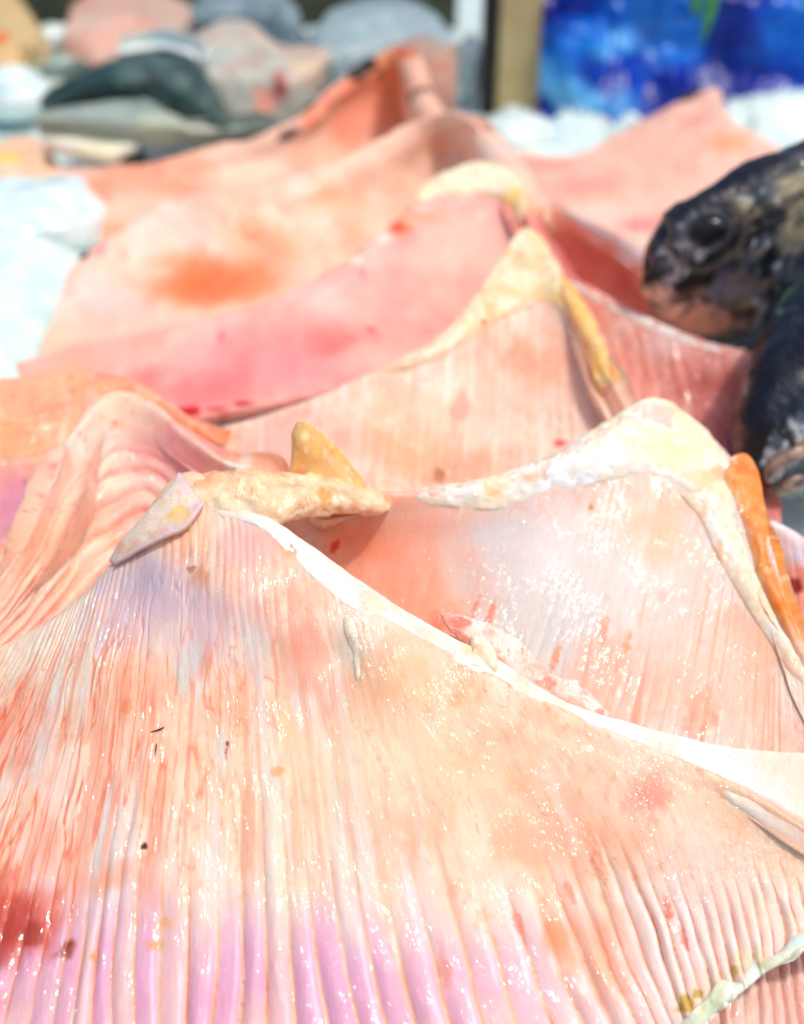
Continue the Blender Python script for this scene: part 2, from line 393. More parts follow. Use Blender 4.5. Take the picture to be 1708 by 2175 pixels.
def w1_ribs(U, V, T, c):
    # outer rays: lilac translucent crests with orange-pink valleys on the left, milky on the right
    seed = 1
    wob = (fbm(U*1.3+seed, V*3+seed, 0, 2)-0.5)*1.2 + (fbm(U*0.4+seed*2, V*6, 0, 2)-0.5)*0.5
    ph = U*5.6+wob; r = np.abs(np.sin(np.pi*ph))
    a = sm(V + (fbm(U*6, V*2, 2, 2)-0.5)*0.3, 0.52, 0.72)
    left = sm(-U, -7.6, -5.2)*sm(V, .55, .72)
    pr = fbm(np.floor(ph)*2.3+.5, V*5, 4, 2); lil = mixc(np.broadcast_to(RIB_LILAC, c.shape), rgb('eac4c2'), sm(pr, .5, .62)*.8)
    crest = lil*left[..., None] + rgb('f6dcd2')*(1-left[..., None])
    c = mixc(c, crest, a*sm(r, 0.08, 0.38)*0.85)
    c = mixc(c, RIB_OR, a*sm(-r, -0.3, -0.05)*0.5*(0.35+0.65*fbm(U*5, V*7, 4, 2)*1.3))
    c = mixc(c, rgb('c9503c'), a*sm(-r, -0.2, -0.02)*sm(fbm(U*4, V*8, 9, 2), .48, .65)*.7)
    # whitish highlight painted along one flank of each ray
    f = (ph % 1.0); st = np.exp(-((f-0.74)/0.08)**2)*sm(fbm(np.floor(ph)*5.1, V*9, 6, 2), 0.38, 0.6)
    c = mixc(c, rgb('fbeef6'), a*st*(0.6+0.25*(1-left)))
    # wandering orange creases in the muscle on the left
    m = sm(-U, -5.6, -3.2)*sm(V, 0.16, 0.3)*(1-sm(V, 0.55, 0.68))
    cr = fbm(U*9+(fbm(U*3, V*10, 1, 2)-0.5)*1.2, V*7, 3, 4)
    c = mixc(c, rgb('ee7f5e'), m*np.exp(-((cr-0.5)/0.035)**2)*0.85)
    g2 = sm(fbm(U*5+20, V*3, 2, 3), .55, .66)*sm(V, .1, .3)*(1-sm(V, .6, .75)); c = mixc(c, rgb('e6e4e2'), g2*.6*sm(-U, -8, -5))  # grey-white patches: membrane sheen painted into the flesh colour
    g3 = sm(fbm(U*13+40, V*3.5, 2, 3), .56, .66)*sm(V, .05, .2)*(1-sm(V, .55, .7)); c = mixc(c, rgb('f0a284'), g3*.55*sm(-U, -7, -5))
    # thin outer margin: pale greenish white
    c = mixc(c, rgb('eef6dc'), sm(V, 0.965, 0.99)*sm(U, 7.5, 8.5))
    return c
w1_blobs = [(520,1085,60,.9,'f7e3d4',.8),(450,1090,50,.8,'f4d6c0',.7),(640,1120,60,.8,'f3a26c',.8),(700,1180,40,.8,'fbe6d2',.6),(370,1090,40,.8,'f2e2d4',.7),
 
 (50,1925,125,0.8,'d65a44',.85),(-10,1990,90,0.9,'b03c2c',.8),(60,1980,44,.7,'a83a28',.7),(145,2008,38,.8,'8e3014',.9),(0,1560,90,1.0,'ee7a5e',.7),(100,1790,80,0.8,'f2a184',.6),(90,2120,100,.7,'e2b4bc',.7),(240,1870,50,.6,'f0a07c',.6),
 (430,1235,28,1.2,'d98f50',.75),(410,1215,12,1,'b0602c',.8),(300,1280,130,0.7,'dcc3cd',.8),(290,1235,80,0.7,'cabac8',.7),(420,1330,110,.8,'e6ccd2',.6),(520,1150,50,1.2,'e8c6cc',.6),
 (560,1180,80,2.0,'f0b0a0',.6),(640,1300,70,2.2,'f4ab93',.7),(395,1410,35,2.0,'dcd9d3',.75),(470,1600,18,4.5,'e0dcd6',.7),
 (930,1480,75,.5,'f5b183',.6),(970,1490,30,.6,'ea9662',.5),(1330,1700,130,.7,'f9ae93',.65),(1370,1690,50,.8,'f3917c',.6),
 (900,1600,240,.8,'ffe2bd',.6),(650,1700,160,1.0,'ffe6c4',.5),(1050,1620,160,.8,'ffdcb8',.6),(850,1420,110,.6,'fbc297',.7),(620,1560,60,1,'ffdf9f',.5),
 (1600,1700,120,.7,'fbbf9c',.6),(640,1380,60,1.6,'f6a98a',.6),(300,1480,70,1.,'f8a988',.5),(270,1500,24,1,'ee8560',.5),(590,1640,20,1,'f2a468',.6),
 (1010,1600,50,1,'f7bd92',.4),(1100,1650,40,1,'f4b48a',.4),(1250,2000,80,1.5,'f6a57c',.6),(1180,1980,40,2.,'f29568',.5),
 (1500,2100,60,.8,'e8d29a',.6),(1450,2130,22,.9,'b99a3a',.8),(1480,2110,14,.9,'c2a24a',.8),(1560,2060,24,.8,'c6ab58',.7),(1590,2030,40,.8,'efe0ba',.6),(1620,2050,26,.6,'d5b878',.7),
 (1640,1950,70,.8,'f1ddc4',.6),(1500,1850,120,.8,'f0d3c6',.5),(305,1793,8,1.3,'4a1b0c',.95),(484,1578,6,1.5,'962312',.9),(480,1600,4,4,'c95a40',.7),
 (1420,1930,12,2.5,'ee7460',.7),(1450,1990,10,3,'ee7a60',.6),(1100,1960,14,3.,'ee8266',.5),(940,2050,16,3.5,'ef9673',.5),(1210,1900,10,3,'f08266',.5),(330,2010,30,.6,'e3a04e',.5),(200,2030,22,.7,'e89a60',.7),(350,1960,30,1,'eeb26a',.5),
 (120,1690,60,1.2,'f4d8ca',.6),(760,1520,100,.8,'ffdcc4',.4)]
w1_base = tissue('fdd9bc', 'fde6d0', 'f6b290', w1_blobs, w1_ribs, seed=1, streak=0.3, streak_c='f4e6e0', scale=24)
def swell(G, V, items):
    px, py, dep = proj(G); o = 0
    for bx, by, r, hgt in items:
        m = (px-bx)**2+(py-by)**2+(V < 0)*1e5; k = np.unravel_index(np.argmin(m), m.shape)
        q = ((G-G[k])**2).sum(-1)/(r*dep[k]/F)**2; o = o + hgt*np.exp(-q)
    return o
def w1_disp(U, V, G):
    a = rib_disp(5.6, 0.0019, 1, 0.46, 0.80, sharp=.55, fibre=0.00016, lump=0.0010)(U, V, G)
    m = sm(-U, -6.2, -4.6)*sm(V, 0.02, 0.08)*(1-sm(V, 0.25, 0.5))
    cr = fbm(U*9+(fbm(U*3, V*10, 1, 2)-0.5)*1.2, V*7, 3, 4)
    left = sm(-U, -5.2, -3.4)*sm(V, 0.16, 0.3)
    a -= m*left*np.exp(-((cr-0.5)/0.03)**2)*0.0006
    a += m*(1-left)*(np.abs(np.sin(np.pi*(U*10+(fbm(U*2, V*5, 2, 2)-0.5)*1.6)))-0.5)*0.00045*sm(fbm(U*2, V*6, 7, 2), .3, .6)
    a += (fbm(G[..., 0]*260, G[..., 1]*120, 9, 3)-0.5)*0.0007*sm(V, 0.02, 0.1)*sm(-U, -7, -5)
    a += swell(G, V, ((500,1240,95,.0045),(600,1330,70,.003),(300,1300,80,-.002),(715,1400,45,-.0035),(830,1420,60,.002),(200,1420,90,.002),(400,1480,70,-.0015),(900,1620,160,.003),(1400,1780,120,.003)))
    a += sm(V, 0.93, 1.0)*(fbm(U*3.2, 1.0, 5, 2)-0.5)*0.012*sm(U, 7, 9)
    return a
W1 = wing('w', 'foreground skate wing with long lilac rays and a yellow orange knuckle at its peak', w1_top, w1_bot, w1_z, [.012]*7+[.018, .028, .034, .037, .040],
          w1_base, w1_disp, 900, 620, M_FLESH, back=(0.012, -0.05), th=0.007, edge=0.025, seed=1)
cart = tissue('fcf0e0', 'faf8f8', 'f9d8be', [(700,1220,60,.6,'fffaf0',.8),(1680,1640,60,1.5,'f9d8c2',.8),(1600,1680,60,1.,'fbdcc4',.8),(1700,1740,60,1,'f4dcd8',.7),(1480,1590,50,.6,'e4eef8',.8),(900,1350,40,.7,'f8dcc8',.7),(800,1290,40,.6,'fbe8c8',.7),(560,1130,60,1,'fbe9d6',.6),(1020,1370,30,1,'f8dca8',.7),(1550,1640,90,.7,'e8f2fb',.7),(1650,1650,90,.8,'fde3cf',.7)], seed=2, streak=.3, scale=60)
band('cut_or_lit_edge', [(430,1075),(540,1085),(650,1150),(790,1250),(930,1335),(1050,1395),(1200,1488),(1350,1538),(1440,1562),(1540,1584),(1640,1594),(1720,1600),(1860,1620)],
     [(480,1100),(560,1130),(640,1215),(745,1308),(880,1386),(1015,1440),(1190,1522),(1340,1580),(1420,1612),(1500,1648),(1600,1700),(1710,1766),(1860,1850)],
     0, 0, M_CART, W1, cart, rib_disp(0.6, 0.0, 2, 0, 0, fibre=.0003, lump=.0014), 300, 44, .005, .0012, .25, seed=2, fade='fde0cc', ragged=.0009)
band('membrane_fold', [(1520,1668),(1575,1690),(1635,1722),(1700,1762),(1770,1802),(1840,1840)], [(1535,1700),(1590,1735),(1640,1775),(1705,1828),(1775,1872),(1850,1915)],
     0, 0, M_CART, W1, tissue('fbe0cc', 'fdeee2', 'f6c4a4', seed=19, streak=.1, micro=.4), None, 120, 30, .004, .0014, .3, seed=19, fade='fcdcc4', ragged=.0004, lift=.0002, topedge=False)
band('fin_rim', [(1430,2195),(1475,2140),(1500,2120),(1530,2082),(1570,2085),(1600,2040),(1650,2030),(1690,1985),(1750,1975),(1800,1935),(1900,1900)], [(1450,2240),(1500,2178),(1560,2126),(1632,2070),(1712,2012),(1810,1972),(1910,1925)],
     0, 0, M_CART, W1, tissue('e6f0d4', 'f4f8ea', 'd8d8a4', [(1700,2000,30,1,'d4f4ec',.8)], seed=16, scale=90), rib_disp(1, 0, 16, 0, 0, fibre=.0001, lump=.004), 160, 30, .004, .0014, .3, seed=16, fade='f0ead0', topedge=False)
# yellow orange knuckle of cartilage and jelly at the peak
knuck = tissue('fcd2a6', 'fee8c0', 'f2a474', [(690,1050,44,.7,'f7a056',.8),(600,1040,40,.8,'ffb878',.5),(560,1075,45,.6,'fff1c0',.8),(430,1020,40,.8,'f7a676',.6),(640,1000,30,.6,'c8583c',.6),(520,1060,26,.6,'fff6d6',.8)], seed=3, streak=.15, scale=110)
loft('knuckle', [PY(388, 1030, .336), PY(420, 1036, .3355), PY(490, 1050, .334), PY(570, 1060, .333), PY(650, 1052, .341), PY(720, 1052, .346), PY(790, 1062, .353), PY(840, 1066, .358)],
     [.001, .0045, .0075, .0078, .0068, .0058, .0042, .001], [.001, .008, .014, .014, .011, .009, .008, .002], (0, 0, 1), knuck, M_CART, W1,
     lambda G: (fbm(G[..., 0]*110, G[..., 1]*110, G[..., 2]*110, 3)-.5)*.0055+(fbm(G[..., 0]*330, G[..., 1]*330, G[..., 2]*330, 3)-.5)*.0014, 200, 90)
pale = tissue('f2e6dc', 'fbe3cd', 'f5bf95', [(385,1105,28,1.2,'fbd382',.85),(270,1170,30,.8,'f8b283',.7)], seed=4, streak=.2, scale=90)
band('membrane', [(385,1005),(340,1070),(290,1125),(235,1195)], [(440,1080),(400,1130),(345,1155),(250,1205)], [.119,.111,.104,.096], [.1195,.1145,.107,.097], M_CART, W1, pale,
     rib_disp(1, 0, 7, 0, 0, fibre=.0002, lump=.002), 90, 50, .003, .0004, .3, seed=4, ragged=.0008, fade='e8ccd0')
yel = tissue('fdd090', 'fdc67c', 'f6b26e', [(650,930,10,1,'fff0c0',.8)], seed=5, streak=.1, scale=140)
sheet('cartilage_flap', [[PY(x, y, .354) for x, y in ((618,962),(624,908),(643,893),(690,922),(735,970),(778,1030))], [PY(x, y, .350) for x, y in ((616,990),(632,960),(655,950),(692,975),(732,1010),(778,1045))],
      [PY(x, y, .346) for x, y in ((612,1050),(640,1055),(670,1058),(700,1060),(740,1064),(785,1068))]], M_CART, W1, yel, lambda U, V, G: (fbm(G[..., 0]*150, G[..., 2]*150, 1, 3)-.5)*.0016, 80, 60, .006, None, .2, None, 5)
shred = tissue('fbdccc', 'fff0e6', 'ec907c', [(970,1325,30,.8,'e8705a',.7),(1150,1420,30,1,'f4b5a0',.6)], seed=6, streak=.4, scale=150, streak_c='fff6f0')
band('connective_tissue', [(935,1300),(985,1310),(1050,1335),(1120,1375),(1170,1430),(1230,1440),(1265,1475),(1310,1525)],
     [(960,1340),(1000,1365),(1060,1410),(1120,1450),(1170,1480),(1220,1505),(1270,1525),(1315,1535)],
     [.088,.087,.084,.082,.079,.078,.075,.072], [.092,.0915,.088,.085,.082,.079,.077,.074], M_CART, W1, shred,
     rib_disp(1.5, .0005, 9, 0, 0, along='u', fibre=.0005, lump=.004), 240, 70, .004, .0020, .3, seed=6, tilt=1.4, ragged=.0022, fade='f2a894')
band('gristle_knob', [(1000,1350),(1030,1352),(1050,1380),(1060,1420)], [(1000,1400),(1015,1420),(1035,1432),(1055,1440)], [.094,.093,.091,.089], [.093,.092,.0905,.089],
     M_CART, W1, tissue('fbe9c4', 'fff4dc', 'eec48c', seed=7, scale=200), None, 50, 30, .004, .002, .3)
band('tendon_strand', [(755,1300),(762,1350),(772,1400),(764,1450)], [(715,1300),(728,1350),(745,1405),(752,1452)], [.099,.0965,.0930,.0890], [.099,.0965,.093,.089],
     M_CART, W1, tissue('fde0c0', 'ffeedd', 'f4b890', seed=8, scale=200), None, 50, 16, .002, .0015, .3)
band('jelly_drop', [(362,1068),(380,1058),(402,1072),(412,1110)], [(360,1115),(376,1146),(394,1148),(408,1128)], [.1165]*4, [.115]*4, M_CART, W1,
     tissue('fbd07a', 'fcdc98', 'f4b050', seed=9, scale=200), None, 40, 30, .004, .002, .35)

# wing under the foreground wing, bottom right corner
wing('w', 'ribbed skate wing strip beneath the rim of the foreground wing, bottom right corner',
     [(1380,2120),(1480,2060),(1600,2010),(1720,1960),(1850,1900)], [(1350,2500),(1500,2500),(1650,2480),(1800,2420),(1950,2350)], [.010]*5, [.004]*5,
     tissue('f2c9bd', 'f0d0c8', 'dba193', seed=11, streak=.4), rib_disp(5, .0022, 11, -1, -.5), 220, 120, M_FLESH, back=(.01, -.01), th=.005, seed=11)

# ------------------------------------------------------------------ second wing
w2_top = [(640,1075),(760,1050),(880,1045),(1050,1012),(1180,965),(1290,900),(1390,850),(1480,900),(1565,990),(1620,1110),(1665,1260),(1725,1450),(1830,1650)]
w2_bot = [(420,1250),(600,1360),(760,1440),(880,1500),(980,1550),(1080,1590),(1190,1640),(1300,1680),(1430,1720),(1560,1760),(1700,1800),(1850,1870),(1960,1960)]
w2_z = [.095,.098,.099,.101,.105,.110,.113,.104,.094,.084,.075,.064,.055]
w2_blobs = [(850,1150,150,1.2,'fbb49a',.8),(760,1150,70,1,'f29a78',.8),(930,1270,110,1.2,'fba98a',.85),(700,1120,50,1,'f4925e',.6),(1150,1300,160,1.1,'dcd9d2',.95),(1100,1180,120,1.0,'e3d9d8',.85),(1270,1240,160,1.2,'e8e0d8',.9),(1200,1420,100,1.2,'dedad6',.85),
 (1100,1400,100,1,'dcdad4',.7),(1010,1240,80,1.,'dfd8d2',.5),(1340,1080,90,1,'fbd0b8',.7),(1430,1120,60,1.4,'fbc3a0',.8),(1300,1430,90,1.4,'f6b79c',.7),(1400,1480,120,1,'f6b09a',.7),(1480,1510,40,2,'f09a7c',.7),
 (1520,1400,110,1.4,'fdd2b4',.7),(1600,1500,90,1.4,'f9c4a6',.7),(1640,1350,60,2,'fac3a0',.7),(1180,1395,9,5,'ef9a70',.7),(1040,1310,7,6,'ee7d5c',.7),(1010,1290,6,6,'ee7d5c',.6),(1280,1350,12,4,'f2a07c',.7),(1330,1370,10,4,'f2986c',.6),
 (960,1330,50,.8,'ee7f66',.8),(1255,1075,8,1.6,'c98a5a',.8),(710,1158,10,2.0,'dd4a30',.8)]
def w2_ribs(U, V, T, c):
    f = fbm(U*16+3, V*2.2, 5, 2); g = fbm(U*3, V*5, 7, 3)
    c = mixc(c, rgb('fff6ea'), sm(f, 0.6, 0.72)*sm(g, .42, .6)*0.75)
    f2 = fbm(U*11+31, V*2.0, 8, 2); c = mixc(c, rgb('f0946e'), sm(f2, 0.64, 0.76)*sm(V, .3, .6)*0.5)
    return c
W2 = wing('w', 'second skate wing with translucent face, pale yellow peak and orange rind on its right', w2_top, w2_bot, w2_z, [.045]*13,
          tissue('f6d4c4', 'ecdcd4', 'f3b49c', w2_blobs, w2_ribs, seed=12, streak=.25, streak_c='efe4e0', scale=24),
          rib_disp(4.0, .0003, 12, .5, .9, fibre=.00010, lump=.0012), 620, 360, M_FLESH, back=(.02, -.05), th=.008, seed=12)
pk = tissue('f9e8c6', 'eef2e6', 'f6cf9c', [(1180,1020,90,.8,'eef0f2',.85),(1100,1040,60,.8,'f6efe6',.8),(1130,1010,36,.5,'fac29c',.7),(1400,900,60,1,'eefaf0',.7),(1300,960,50,.7,'e8f6f2',.7),(1420,960,60,.8,'fae9b6',.7),(1530,1010,30,1,'f9b078',.7),(1380,1010,50,.5,'e9e2da',.6),(1250,1020,44,.5,'e4e6ee',.9),(980,1050,44,.5,'f4f4f4',.8)], seed=13, streak=.1, scale=70, micro=.35)
band('cut_or_lit_edge', [(860,1046),(1050,1010),(1180,962),(1290,896),(1390,845),(1480,896),(1550,985),(1580,1060)],
     [(880,1072),(1050,1095),(1180,1070),(1290,1040),(1380,1035),(1440,1050),(1500,1110),(1530,1180)],
     [.1005,.103,.107,.1115,.1145,.106,.097,.0915], [.099,.0975,.0995,.1015,.1015,.100,.093,.089], M_CART, W2, pk, rib_disp(1, 0, 13, 0, 0, fibre=.0001, lump=.0022), 260, 80, .008, .0014, .16, back=(.006, -.006), seed=13, fade='f4dccf')
band('cartilage_ridge', [(1470,1030),(1530,1050),(1575,1140),(1610,1230),(1660,1330),(1730,1450)], [(1430,1045),(1480,1110),(1515,1190),(1570,1280),(1630,1370),(1715,1490)],
     [.098,.0945,.088,.0815,.073,.0655], [.100,.094,.0885,.082,.0735,.065], M_CART, W2, tissue('fbecd2', 'fcf6ee', 'f6cea6', seed=14, scale=60), rib_disp(1, 0, 14, 0, 0, fibre=.0001, lump=.001), 160, 30, .005, .0025, .3, seed=14)
band('rind', [(1550,975),(1585,968),(1610,1010),(1628,1090),(1630,1180),(1665,1270),(1720,1400)], [(1525,1010),(1545,1060),(1570,1120),(1590,1190),(1610,1240),(1640,1300),(1700,1420)],
     [.0955,.0965,.093,.087,.082,.076,.068], [.0965,.0935,.0895,.085,.081,.0765,.069], M_CART, W2, tissue('f59a4e', 'f7aa62', 'ea7c30', [(1620,1250,40,1,'f8a070',.7),(1680,1350,50,1,'f9b08c',.8)], seed=15, streak=.1, scale=110),
     rib_disp(1, 0, 15, 0, 0, fibre=.0002, lump=.0022), 120, 40, .010, .003, .3, back=(.006, -.02), seed=15)

# ------------------------------------------------------------------ left wings
W3 = wing('w', 'left skate wing with wrinkled pink folds and rounded pale peak, touching the foreground wing',
     [(-80,1330),(0,1230),(60,1140),(110,1030),(160,910),(240,838),(330,862),(400,925),(490,985),(620,1010)],
     [(-170,1600),(-80,1550),(0,1500),(80,1450),(150,1400),(230,1340),(290,1290),(340,1240),(400,1190),(500,1150)],
     [.065,.074,.084,.092,.099,.104,.102,.096,.092,.088], [.045]*10,
     tissue('fbc8ac', 'fbd6c2', 'f29a8c', [(330,960,80,.8,'f6a8a6',.8),(400,990,80,.7,'f39ba0',.7),(250,850,60,1,'fbdcbc',.8),(245,898,9,1,'d98a58',.9),(290,1080,90,.6,'f2a096',.6),(200,1120,90,.5,'f4a48e',.6),(50,1280,70,.5,'f9bfae',.6),(160,960,28,2,'ffe8d6',.7),(500,990,40,.6,'fff3ea',.9)],
            lambda U, V, T, c: mixc(c, rgb('ffe9d8'), np.exp(-((np.abs(np.sin(np.pi*(V*12+U*.12+(fbm(U*1.4, V*5, 0, 2)-.5)*.9)))-0.9)/.16)**2)*.5*sm(V, .3, .5)), seed=21, streak=.4, vlines=False),
     lambda U, V, G: (np.abs(np.sin(np.pi*(V*12+U*.12+(fbm(U*1.4, V*5, 0, 2)-.5)*.9)))**.8-.5)*.0024*sm(V, .28, .5)+(fbm(G[..., 0]*45, G[..., 1]*45, 3, 3)-.5)*.004,
     320, 260, M_FLESH, back=(.025, -.04), th=.012, seed=21)
W3b = wing('w', 'orange pink skate wing at the far left edge, behind the wrinkled pale peak',
     [(-200,860),(-60,815),(60,800),(160,788),(250,798),(330,835),(400,885),(470,940)],
     [(-200,1400),(-80,1380),(0,1350),(80,1300),(150,1250),(250,1200),(330,1150),(450,1100)],
     [.08,.083,.084,.085,.085,.082,.078,.072], [.035]*8,
     tissue('fbbf96', 'f9b392', 'f28d6c', [(120,860,80,.6,'f7a27c',.7),(50,1080,90,1.2,'cf8dac',.85),(30,1010,70,1,'dc93a0',.7),(20,920,60,1,'fbae80',.7),(60,1030,20,1,'b05858',.6),(200,810,60,.5,'f9a078',.5)], seed=22, streak=.3),
     rib_disp(3, .0008, 22, .1, .3, along='u', lump=.003), 260, 180, M_FLESH, back=(.03, -.04), th=.012, seed=22)

# ------------------------------------------------------------------ third wing and the row behind
W4 = wing('w', 'third skate wing in the middle with pointed cream peak, peach face and yellow rind',
     [(380,935),(520,893),(660,848),(790,790),(910,735),(1000,650),(1060,560),(1120,488),(1172,545),(1222,640),(1268,735),(1305,820),(1350,900),(1420,980)],
     [(380,1150),(500,1170),(620,1180),(740,1190),(860,1190),(950,1190),(1030,1190),(1110,1190),(1190,1190),(1270,1190),(1340,1190),(1400,1190),(1460,1190),(1530,1190)],
     [.058,.064,.072,.081,.089,.099,.108,.116,.109,.099,.090,.082,.072,.062], [.035]*14,
     tissue('fccdb4', 'fcd8c4', 'f6ac92', [(1120,770,90,.8,'fca283',.85),(1050,860,100,1.2,'f9b7a2',.6),(960,1000,120,.5,'f49b7a',.6),(1190,940,14,1,'d9404a',.8),(1195,1000,10,2,'dd4c44',.6),(700,960,90,1,'f6c2b0',.6),(930,1010,14,2,'9a5a28',.7),(980,870,22,2,'f08a80',.5),(620,930,90,.7,'e9bdb6',.6),(860,940,100,1,'fcc39a',.6)],
            lambda U, V, T, c: mixc(c, rgb('fff0e0'), sm(fbm(U*14, V*2.4, 3, 2), .6, .72)*.55), seed=23, streak=.4),
     rib_disp(4, .0003, 23, .2, .7, fibre=.00014, lump=.0014), 380, 240, M_FLESH, back=(.03, -.05), th=.010, seed=23)
band('cut_or_lit_edge', [(780,795),(910,732),(1000,645),(1060,555),(1120,483),(1172,540),(1222,635)], [(820,800),(930,770),(1010,725),(1070,695),(1130,670),(1180,665),(1215,700)],
     [.082,.0905,.101,.110,.118,.111,.101], [.081,.0885,.096,.100,.103,.1025,.0985], M_CART, W4, tissue('fde2b4', 'fdf0d8', 'f9c590', [(1140,640,30,1,'f9cf9a',.8),(1025,686,10,1,'d9845c',.8),(1180,640,30,1,'fbe08c',.6),(1060,620,40,.6,'f9cfa4',.8),(1100,545,20,1,'f6b48c',.5)], seed=24, scale=80),
     rib_disp(1, 0, 24, 0, 0, lump=.0022), 180, 70, .007, .003, .2, back=(.01, -.01), seed=24)
band('rind', [(1180,570),(1225,625),(1262,690),(1285,745),(1290,790),(1300,820)], [(1190,650),(1215,690),(1235,735),(1250,775),(1268,800),(1290,830)], [.109,.102,.096,.0905,.0865,.0835], [.102,.099,.0945,.0905,.087,.083],
     M_CART, W4, tissue('fbcb7c', 'fbd690', 'f2a45c', [(1250,800,26,1,'f29a66',.8)], seed=25, scale=100), rib_disp(1, 0, 25, 0, 0, lump=.003), 80, 40, .008, .004, .3, back=(.006, -.015), seed=25)
W5 = wing('w', 'rosy red skate wing with creamy yellow folded peak, behind the pointed cream peak',
     [(40,780),(170,735),(320,705),(460,672),(590,630),(710,565),(800,500),(870,440),(940,385),(1020,358),(1090,385),(1120,460),(1170,560),(1230,650)],
     [(60,900),(200,905),(320,898),(420,884),(540,862),(660,836),(800,820),(920,870),(1000,860),(1080,860),(1150,860),(1200,860),(1260,860),(1320,870)],
     [.05,.057,.063,.068,.073,.082,.090,.098,.105,.109,.105,.097,.087,.077], [.040,.041,.042,.043,.045,.047,.046,.042,.04,.04,.04,.04,.04,.04],
     tissue('f8b6aa', 'fcc8ba', 'f09a90', [(560,760,170,.5,'f6999a',.85),(700,640,60,.6,'fcd0c4',.7),(980,560,70,.8,'fdd8c8',.7),(740,720,60,1,'e86a62',.75),(790,700,16,1,'b03030',.7),(430,830,140,.4,'ee7a7c',.7),(470,710,12,2.6,'d06a86',.55),(770,580,10,2.4,'d86a80',.55),(300,720,120,.5,'fbb8a4',.7),(130,790,90,.6,'fab492',.6),(640,700,120,.5,'f69c94',.6),(400,872,44,.5,'b8181f',.9),(520,856,36,.4,'a8201f',.8),(460,868,40,.4,'b8201f',.8),
        (900,600,130,1,'fbbcae',.6),(1000,620,110,1,'fab9a4',.6),(1000,500,90,1,'fcd2bc',.7),(850,480,40,.8,'f38458',.8),(800,500,34,.6,'ffeede',.8),(750,545,24,.6,'ffeede',.7),(900,440,30,.5,'fff0e0',.7),(848,482,16,1,'e23a24',.85),(900,455,50,.5,'f9a882',.6),(980,595,8,1,'a86a3a',.8),(1050,680,60,1,'f7b08e',.6)], seed=26, micro=.4, streak=.12, vlines=False),
     rib_disp(2, .0000, 26, .1, .3, fibre=.0001, lump=.0040), 300, 200, M_FAR, back=(.04, -.05), th=.012, seed=26)
band('cut_or_lit_edge', [(860,445),(900,395),(950,362),(1020,350),(1080,362),(1110,420),(1112,470)], [(880,440),(920,428),(970,425),(1020,425),(1060,430),(1085,455),(1100,490)], [.098,.103,.107,.110,.108,.101,.096], [.099,.0995,.1,.1,.099,.097,.094],
     M_CART, W5, tissue('fdeec0', 'fff6dc', 'f9d294', [(1090,430,30,1,'fbd07c',.9),(920,410,40,.5,'fff0d0',.7),(970,430,14,.6,'f08050',.6)], seed=27, scale=60), rib_disp(1, 0, 27, 0, 0, lump=.006), 120, 50, .008, .004, .25, back=(.01, -.015), seed=27)
W6 = wing('w', 'skate wing with painted plum shade and rim highlight, under the fish heads at the right',
     [(1140,545),(1210,588),(1290,632),(1370,672),(1450,708),(1530,735),(1592,748),(1650,755)],
     [(1260,950),(1330,1000),(1390,1030),(1450,1060),(1510,1090),(1560,1110),(1605,1130),(1660,1140)],
     [.092,.090,.088,.086,.084,.083,.082,.081], [.035]*8,
     tissue('f0a898', 'f3b4a6', 'c9706c', [(1560,850,130,1.2,'b4696c',.85),(1450,800,90,.9,'dd8a80',.6),(1330,700,70,.5,'fde8da',.7),(1420,730,70,.4,'fbe2d8',.7),(1500,820,70,.8,'b65a4a',.6),(1560,960,60,1,'a05064',.7),(1240,640,60,.6,'fbb8a0',.6)], seed=28, streak=.3),  # plum blobs paint shade below the heads, pale blobs the lit rim
     rib_disp(2, .0006, 28, .1, .3, lump=.002), 200, 160, M_FLESH, back=(.03, -.03), th=.010, seed=28)
W7 = wing('w', 'salmon skate wing with white curved rim, between the creamy peak and the fish heads',
     [(1060,345),(1110,385),(1170,420),(1240,458),(1310,500),(1370,545),(1410,590),(1440,620)],
     [(1120,640),(1170,660),(1220,680),(1270,700),(1330,720),(1380,750),(1420,770),(1450,790)],
     [.097,.094,.091,.088,.085,.082,.08,.078], [.035]*8,
     tissue('f9ab98', 'fbb8a4', 'ee8674', [(1250,560,100,.9,'f5907c',.7),(1330,600,70,.8,'dd6a60',.7),(1280,490,60,.5,'fff0ea',.9),(1340,530,50,.5,'fdf2f0',.9),(1180,450,60,.6,'fdc9ae',.8)], seed=29, streak=.12, micro=.25),
     rib_disp(2, .0006, 29, .1, .3, lump=.003), 160, 120, M_FAR, back=(.03, -.03), th=.010, seed=29)
